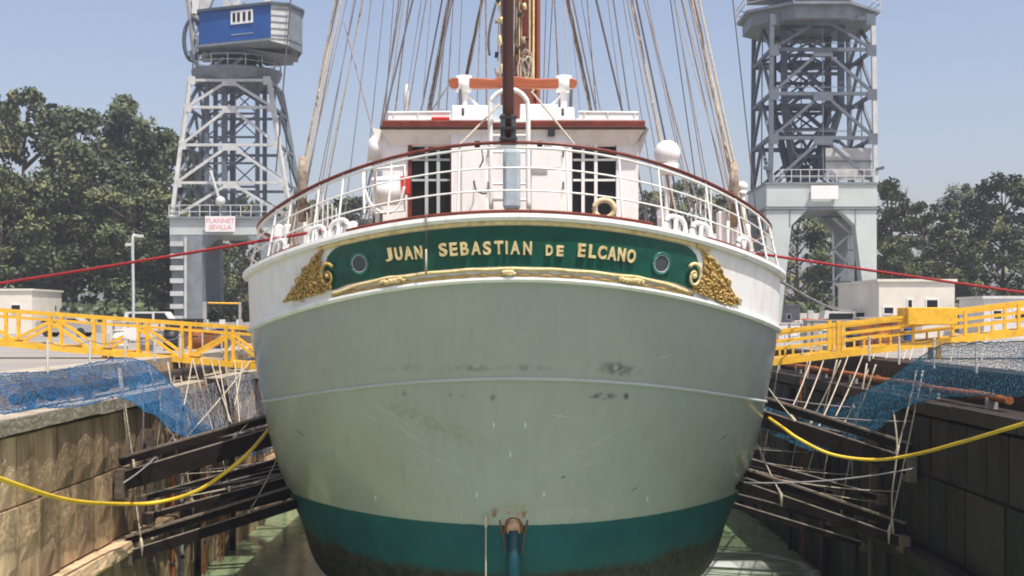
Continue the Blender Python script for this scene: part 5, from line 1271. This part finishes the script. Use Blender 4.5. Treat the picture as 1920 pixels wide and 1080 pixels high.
# barrier pole
bp_ = thing('barrier_pole', 'yellow horizontal barrier pole seen through the arch of the blue cabin crane', 'barrier', (hx(420, 118), 118, QZ))
bar('pole', at(390, 568, 118), at(448, 569, 118), .16, yellow, bp_, 'cyl8'); bar('support', (hx(384, 118), 118, QZ), at(384, 566, 118), .3, greyconc, bp_); bar('support', (hx(450, 118), 118, QZ), at(450, 566, 118), .2, greyconc, bp_)
def barrier(px, py, Y, label):
    b_ = thing('traffic_barrier', label, 'barrier', (hx(px, Y), Y, QZ), 'orange barriers on the quay'); x = hx(px, Y)
    MB().prism([(x-1, QZ), (x+1, QZ), (x+.8, QZ+.9), (x+.3, QZ+1.3), (x-.5, QZ+1.35), (x-.8, QZ+.8)], 'y', Y, Y+.5).build('body', orangeplas, b_)
    slabbox('foot', (x-1.1, Y-.1, QZ), (x-.6, Y+.6, QZ+.12), orangeplas, b_); slabbox('foot', (x+.6, Y-.1, QZ), (x+1.1, Y+.6, QZ+.12), orangeplas, b_)
barrier(1522, 610, 84, 'orange plastic barrier under the portal of the crane with the white sign'); barrier(1552, 612, 88, 'orange plastic barrier next to the first one, further from the ship')
def van(px, Y, col, label, L=4.6, H=1.9, nm='parked_van'):
    x = hx(px, Y); v_ = thing(nm, label, 'van' if H > 1.7 else 'car', (x, Y, QZ), 'vehicles parked on the quay')
    z = QZ
    MB().prism([(x-L/2, z+.35), (x+L/2, z+.35), (x+L/2, z+.95), (x+L/2-.7, z+1.05), (x+L/2-1.3, z+H), (x-L/2+.2, z+H), (x-L/2, z+1.0)], 'y', Y, Y+1.8).build('body', col, v_)
    MB().prism([(x+L/2-.85, z+1.1), (x+L/2-1.35, z+H-.1), (x+.2, z+H-.1), (x+.2, z+1.1)], 'y', Y-.02, Y-.002).build('window', glassm, v_)
    MB().prism([(x, z+1.1), (x, z+H-.15), (x-L/2+.5, z+H-.15), (x-L/2+.4, z+1.1)], 'y', Y-.02, Y-.002).build('window', glassm, v_)
    for dx in (-L/2+.85, L/2-.9):
        for yy in (Y-.03, Y+1.6): MB().tube([(x+dx, yy, z+.34), (x+dx, yy+.23, z+.34)], .34, 14).build('wheel', blackst, v_)
van(1600, 100, white2, 'white van parked between the portal leg and the pale wall'); van(285, 104, white2, 'white van parked behind the truss gangway near the crane leg'); van(1668, 86, greyconc, 'grey car parked in front of the cream building', 4.2, 1.45, 'parked_car')
van(120, 98, greyconc, 'grey car parked behind the gangway by the tree row', 4.2, 1.45, 'parked_car')
names = [('material_crate', 'crate'), ('pipe_bundle', 'pipes'), ('drum', 'drum'), ('cable_reel', 'reel')]
def drum(x, y, m, label):
    d_ = thing('oil_drum', label, 'drum', (x, y, QZ), 'drums on the quay')
    MB().tube([(x, y, QZ), (x, y, QZ+.88)], .29, 14).build('barrel', m, d_)
    for h in (.02, .3, .58, .86): MB().tube([(x+.3*math.cos(a), y+.3*math.sin(a), QZ+h) for a in [2*PI*i/14 for i in range(14)]], .02, 5, closed=True).build('hoop', m, d_)
def crate(x, y, s_, h, m, label):
    d_ = thing('site_crate', label, 'crate', (x, y, QZ), 'crates on the quay')
    slabbox('box', (x-s_/2, y, QZ+.1), (x+s_/2, y+.9, QZ+h), m, d_)
    for k in (-1, 0, 1): slabbox('batten', (x+k*s_*.4-.05, y-.03, QZ), (x+k*s_*.4+.05, y-.002, QZ+h+.03), timbertop, d_)
    slabbox('lid', (x-s_/2-.04, y-.04, QZ+h+.002), (x+s_/2+.04, y+.94, QZ+h+.06), m, d_)
tones = [(white2, 'white'), (cream, 'cream'), (greyconc, 'grey'), (blackst, 'black'), (rust, 'rusty'), (blueh, 'blue'), (timbertop, 'brown'), (orangeplas, 'orange')]
where = {-1: 'seen through the truss gangway', 1: 'behind the railed gangway'}
seen = set()
for sg in (-1, 1):
    for i, (m, tn_) in enumerate(tones[:7] if sg < 0 else tones[:6]):
        px = (240+i*34 if sg < 0 else 1480+i*40); Y = R.uniform(58, 84); x = hx(px, Y)
        crate(x, Y, R.uniform(1.2, 2.6), R.uniform(.6, 1.4), m, '%s crate standing on the quay %s' % (tn_, where[sg]))
    for i, (m, tn_) in enumerate(tones[1:6]):
        px = (225+i*48 if sg < 0 else 1500+i*50); Y = 50+i*2.4; drum(hx(px, Y) if abs(hx(px, Y)) > 11.6 else sg*11.8, Y, m, '%s drum near the dock edge %s' % (tn_, where[sg]))
def pipe_run(sg, z, rad, m, label, y0=28, y1=75):
    p_ = thing('service_pipe', label, 'pipe', (sg*10.45, (y0+y1)/2, LZ), 'service pipes along the dock ledges')
    MB().tube([(sg*10.45, y0+(y1-y0)*i/30, z+.02*math.sin(i*1.7)) for i in range(31)], rad, 10).build('pipe', m, p_)
    for i in range(12):
        y = y0+1+i*(y1-y0)/12; slabbox('saddle', (sg*10.45-.12, y, LZ+.002), (sg*10.45+.12, y+.12, z), greyconc, p_)
        MB().tube([(sg*10.45, y+1.2, z), (sg*10.45, y+1.32, z)], rad*1.35, 10).build('flange', m, p_)
pipe_run(-1, LZ+.28, .13, blackst, 'dark service pipe along the ledge of the sunlit wall'); pipe_run(1, LZ+.26, .09, rust, 'rusty service pipe along the ledge of the shaded wall')
for i, (Y, m, lb) in enumerate([(38.2, rust, 'rusty standpipe on the sunlit wall, nearer one'), (39.2, greyconc, 'grey standpipe on the sunlit wall between the rusty pipes'), (42.0, rust, 'rusty standpipe on the sunlit wall, further one')]):
    p_ = thing('standpipe', lb, 'pipe', (-9.7, Y, -8.5), 'standpipes on the sunlit wall'); bar('pipe', (-9.72, Y, -8.4), (-9.72, Y, LZ-.05), .14, m, p_, 'cyl8')
    for z in (-3, -4.4, -5.4, -7): bar('clamp', (-9.72, Y, z), (-9.72, Y, z+.08), .2, blackst, p_, 'cyl8')
def hosehang(px, py0, py1, X_, label, m):
    Yn = X_*2500/(px-960); a = at(px, py0, Yn); b_ = at(px, py1, Yn)
    tag(MB().tube(catmull([a, a.lerp(b_, .3)+Vector((.05, -.15, 0)), a.lerp(b_, .7)+Vector((-.06, -.1, 0)), b_], 6), .022, 5).build('hanging_rope', m), label, 'rope')
for px, a_, b2_, X_, lb, m in ((268, 720, 1000, -9.5, 'grey rope hanging down the sunlit wall nearest the lamp post', ropegy), (300, 735, 900, -9.5, 'pale rope hanging in front of the large sunlit wall blocks', rope), (365, 720, 840, -9.4, 'tan rope hanging beside the standpipes', ropetan),
                          (1600, 760, 900, 9.4, 'grey rope hanging in front of the shaded wall', ropegy), (1675, 770, 1000, 9.4, 'pale rope hanging down the shaded wall nearest the yellow box', rope), (1548, 790, 930, 9.3, 'tan rope hanging between the shores by the shaded wall', ropetan)):
    hosehang(px, a_, b2_, X_, lb, m)
# coping handrail posts at dock edges
for sg in (-1, 1):
    rl_ = thing('edge_railing', 'low grey post and chain railing on the coping of the %s' % side[sg], 'railing', (sg*10.4, 50, QZ+.05))
    prev = None
    for i in range(20):
        Y = 30+i*3.0; p_ = Vector((sg*10.45, Y, QZ+.05)); bar('post', p_, p_+Vector((0, 0, .75)), .06, white2, rl_, 'cyl6')
        if prev is not None: MB().tube(sag(prev+Vector((0, 0, .7)), p_+Vector((0, 0, .7)), .12, 6), .012, 4).build('chain', ropegy, rl_)
        prev = p_

# ------------------------------------------------------------------ haze
hz_m = bpy.data.materials.new('thin_haze'); hz_m.use_nodes = True
hn_ = hz_m.node_tree; hn_.nodes.remove(hn_.nodes['Principled BSDF'])
pv = hn_.nodes.new('ShaderNodeVolumePrincipled'); pv.inputs['Color'].default_value = (.86, .9, 1, 1); pv.inputs['Density'].default_value = .00065; pv.inputs['Anisotropy'].default_value = .3
hn_.links.new(pv.outputs[0], hn_.nodes['Material Output'].inputs['Volume'])
tag(MB().box((-710, -31, -13.2), (710, 1201, 50)).build('haze', hz_m), kind='stuff')
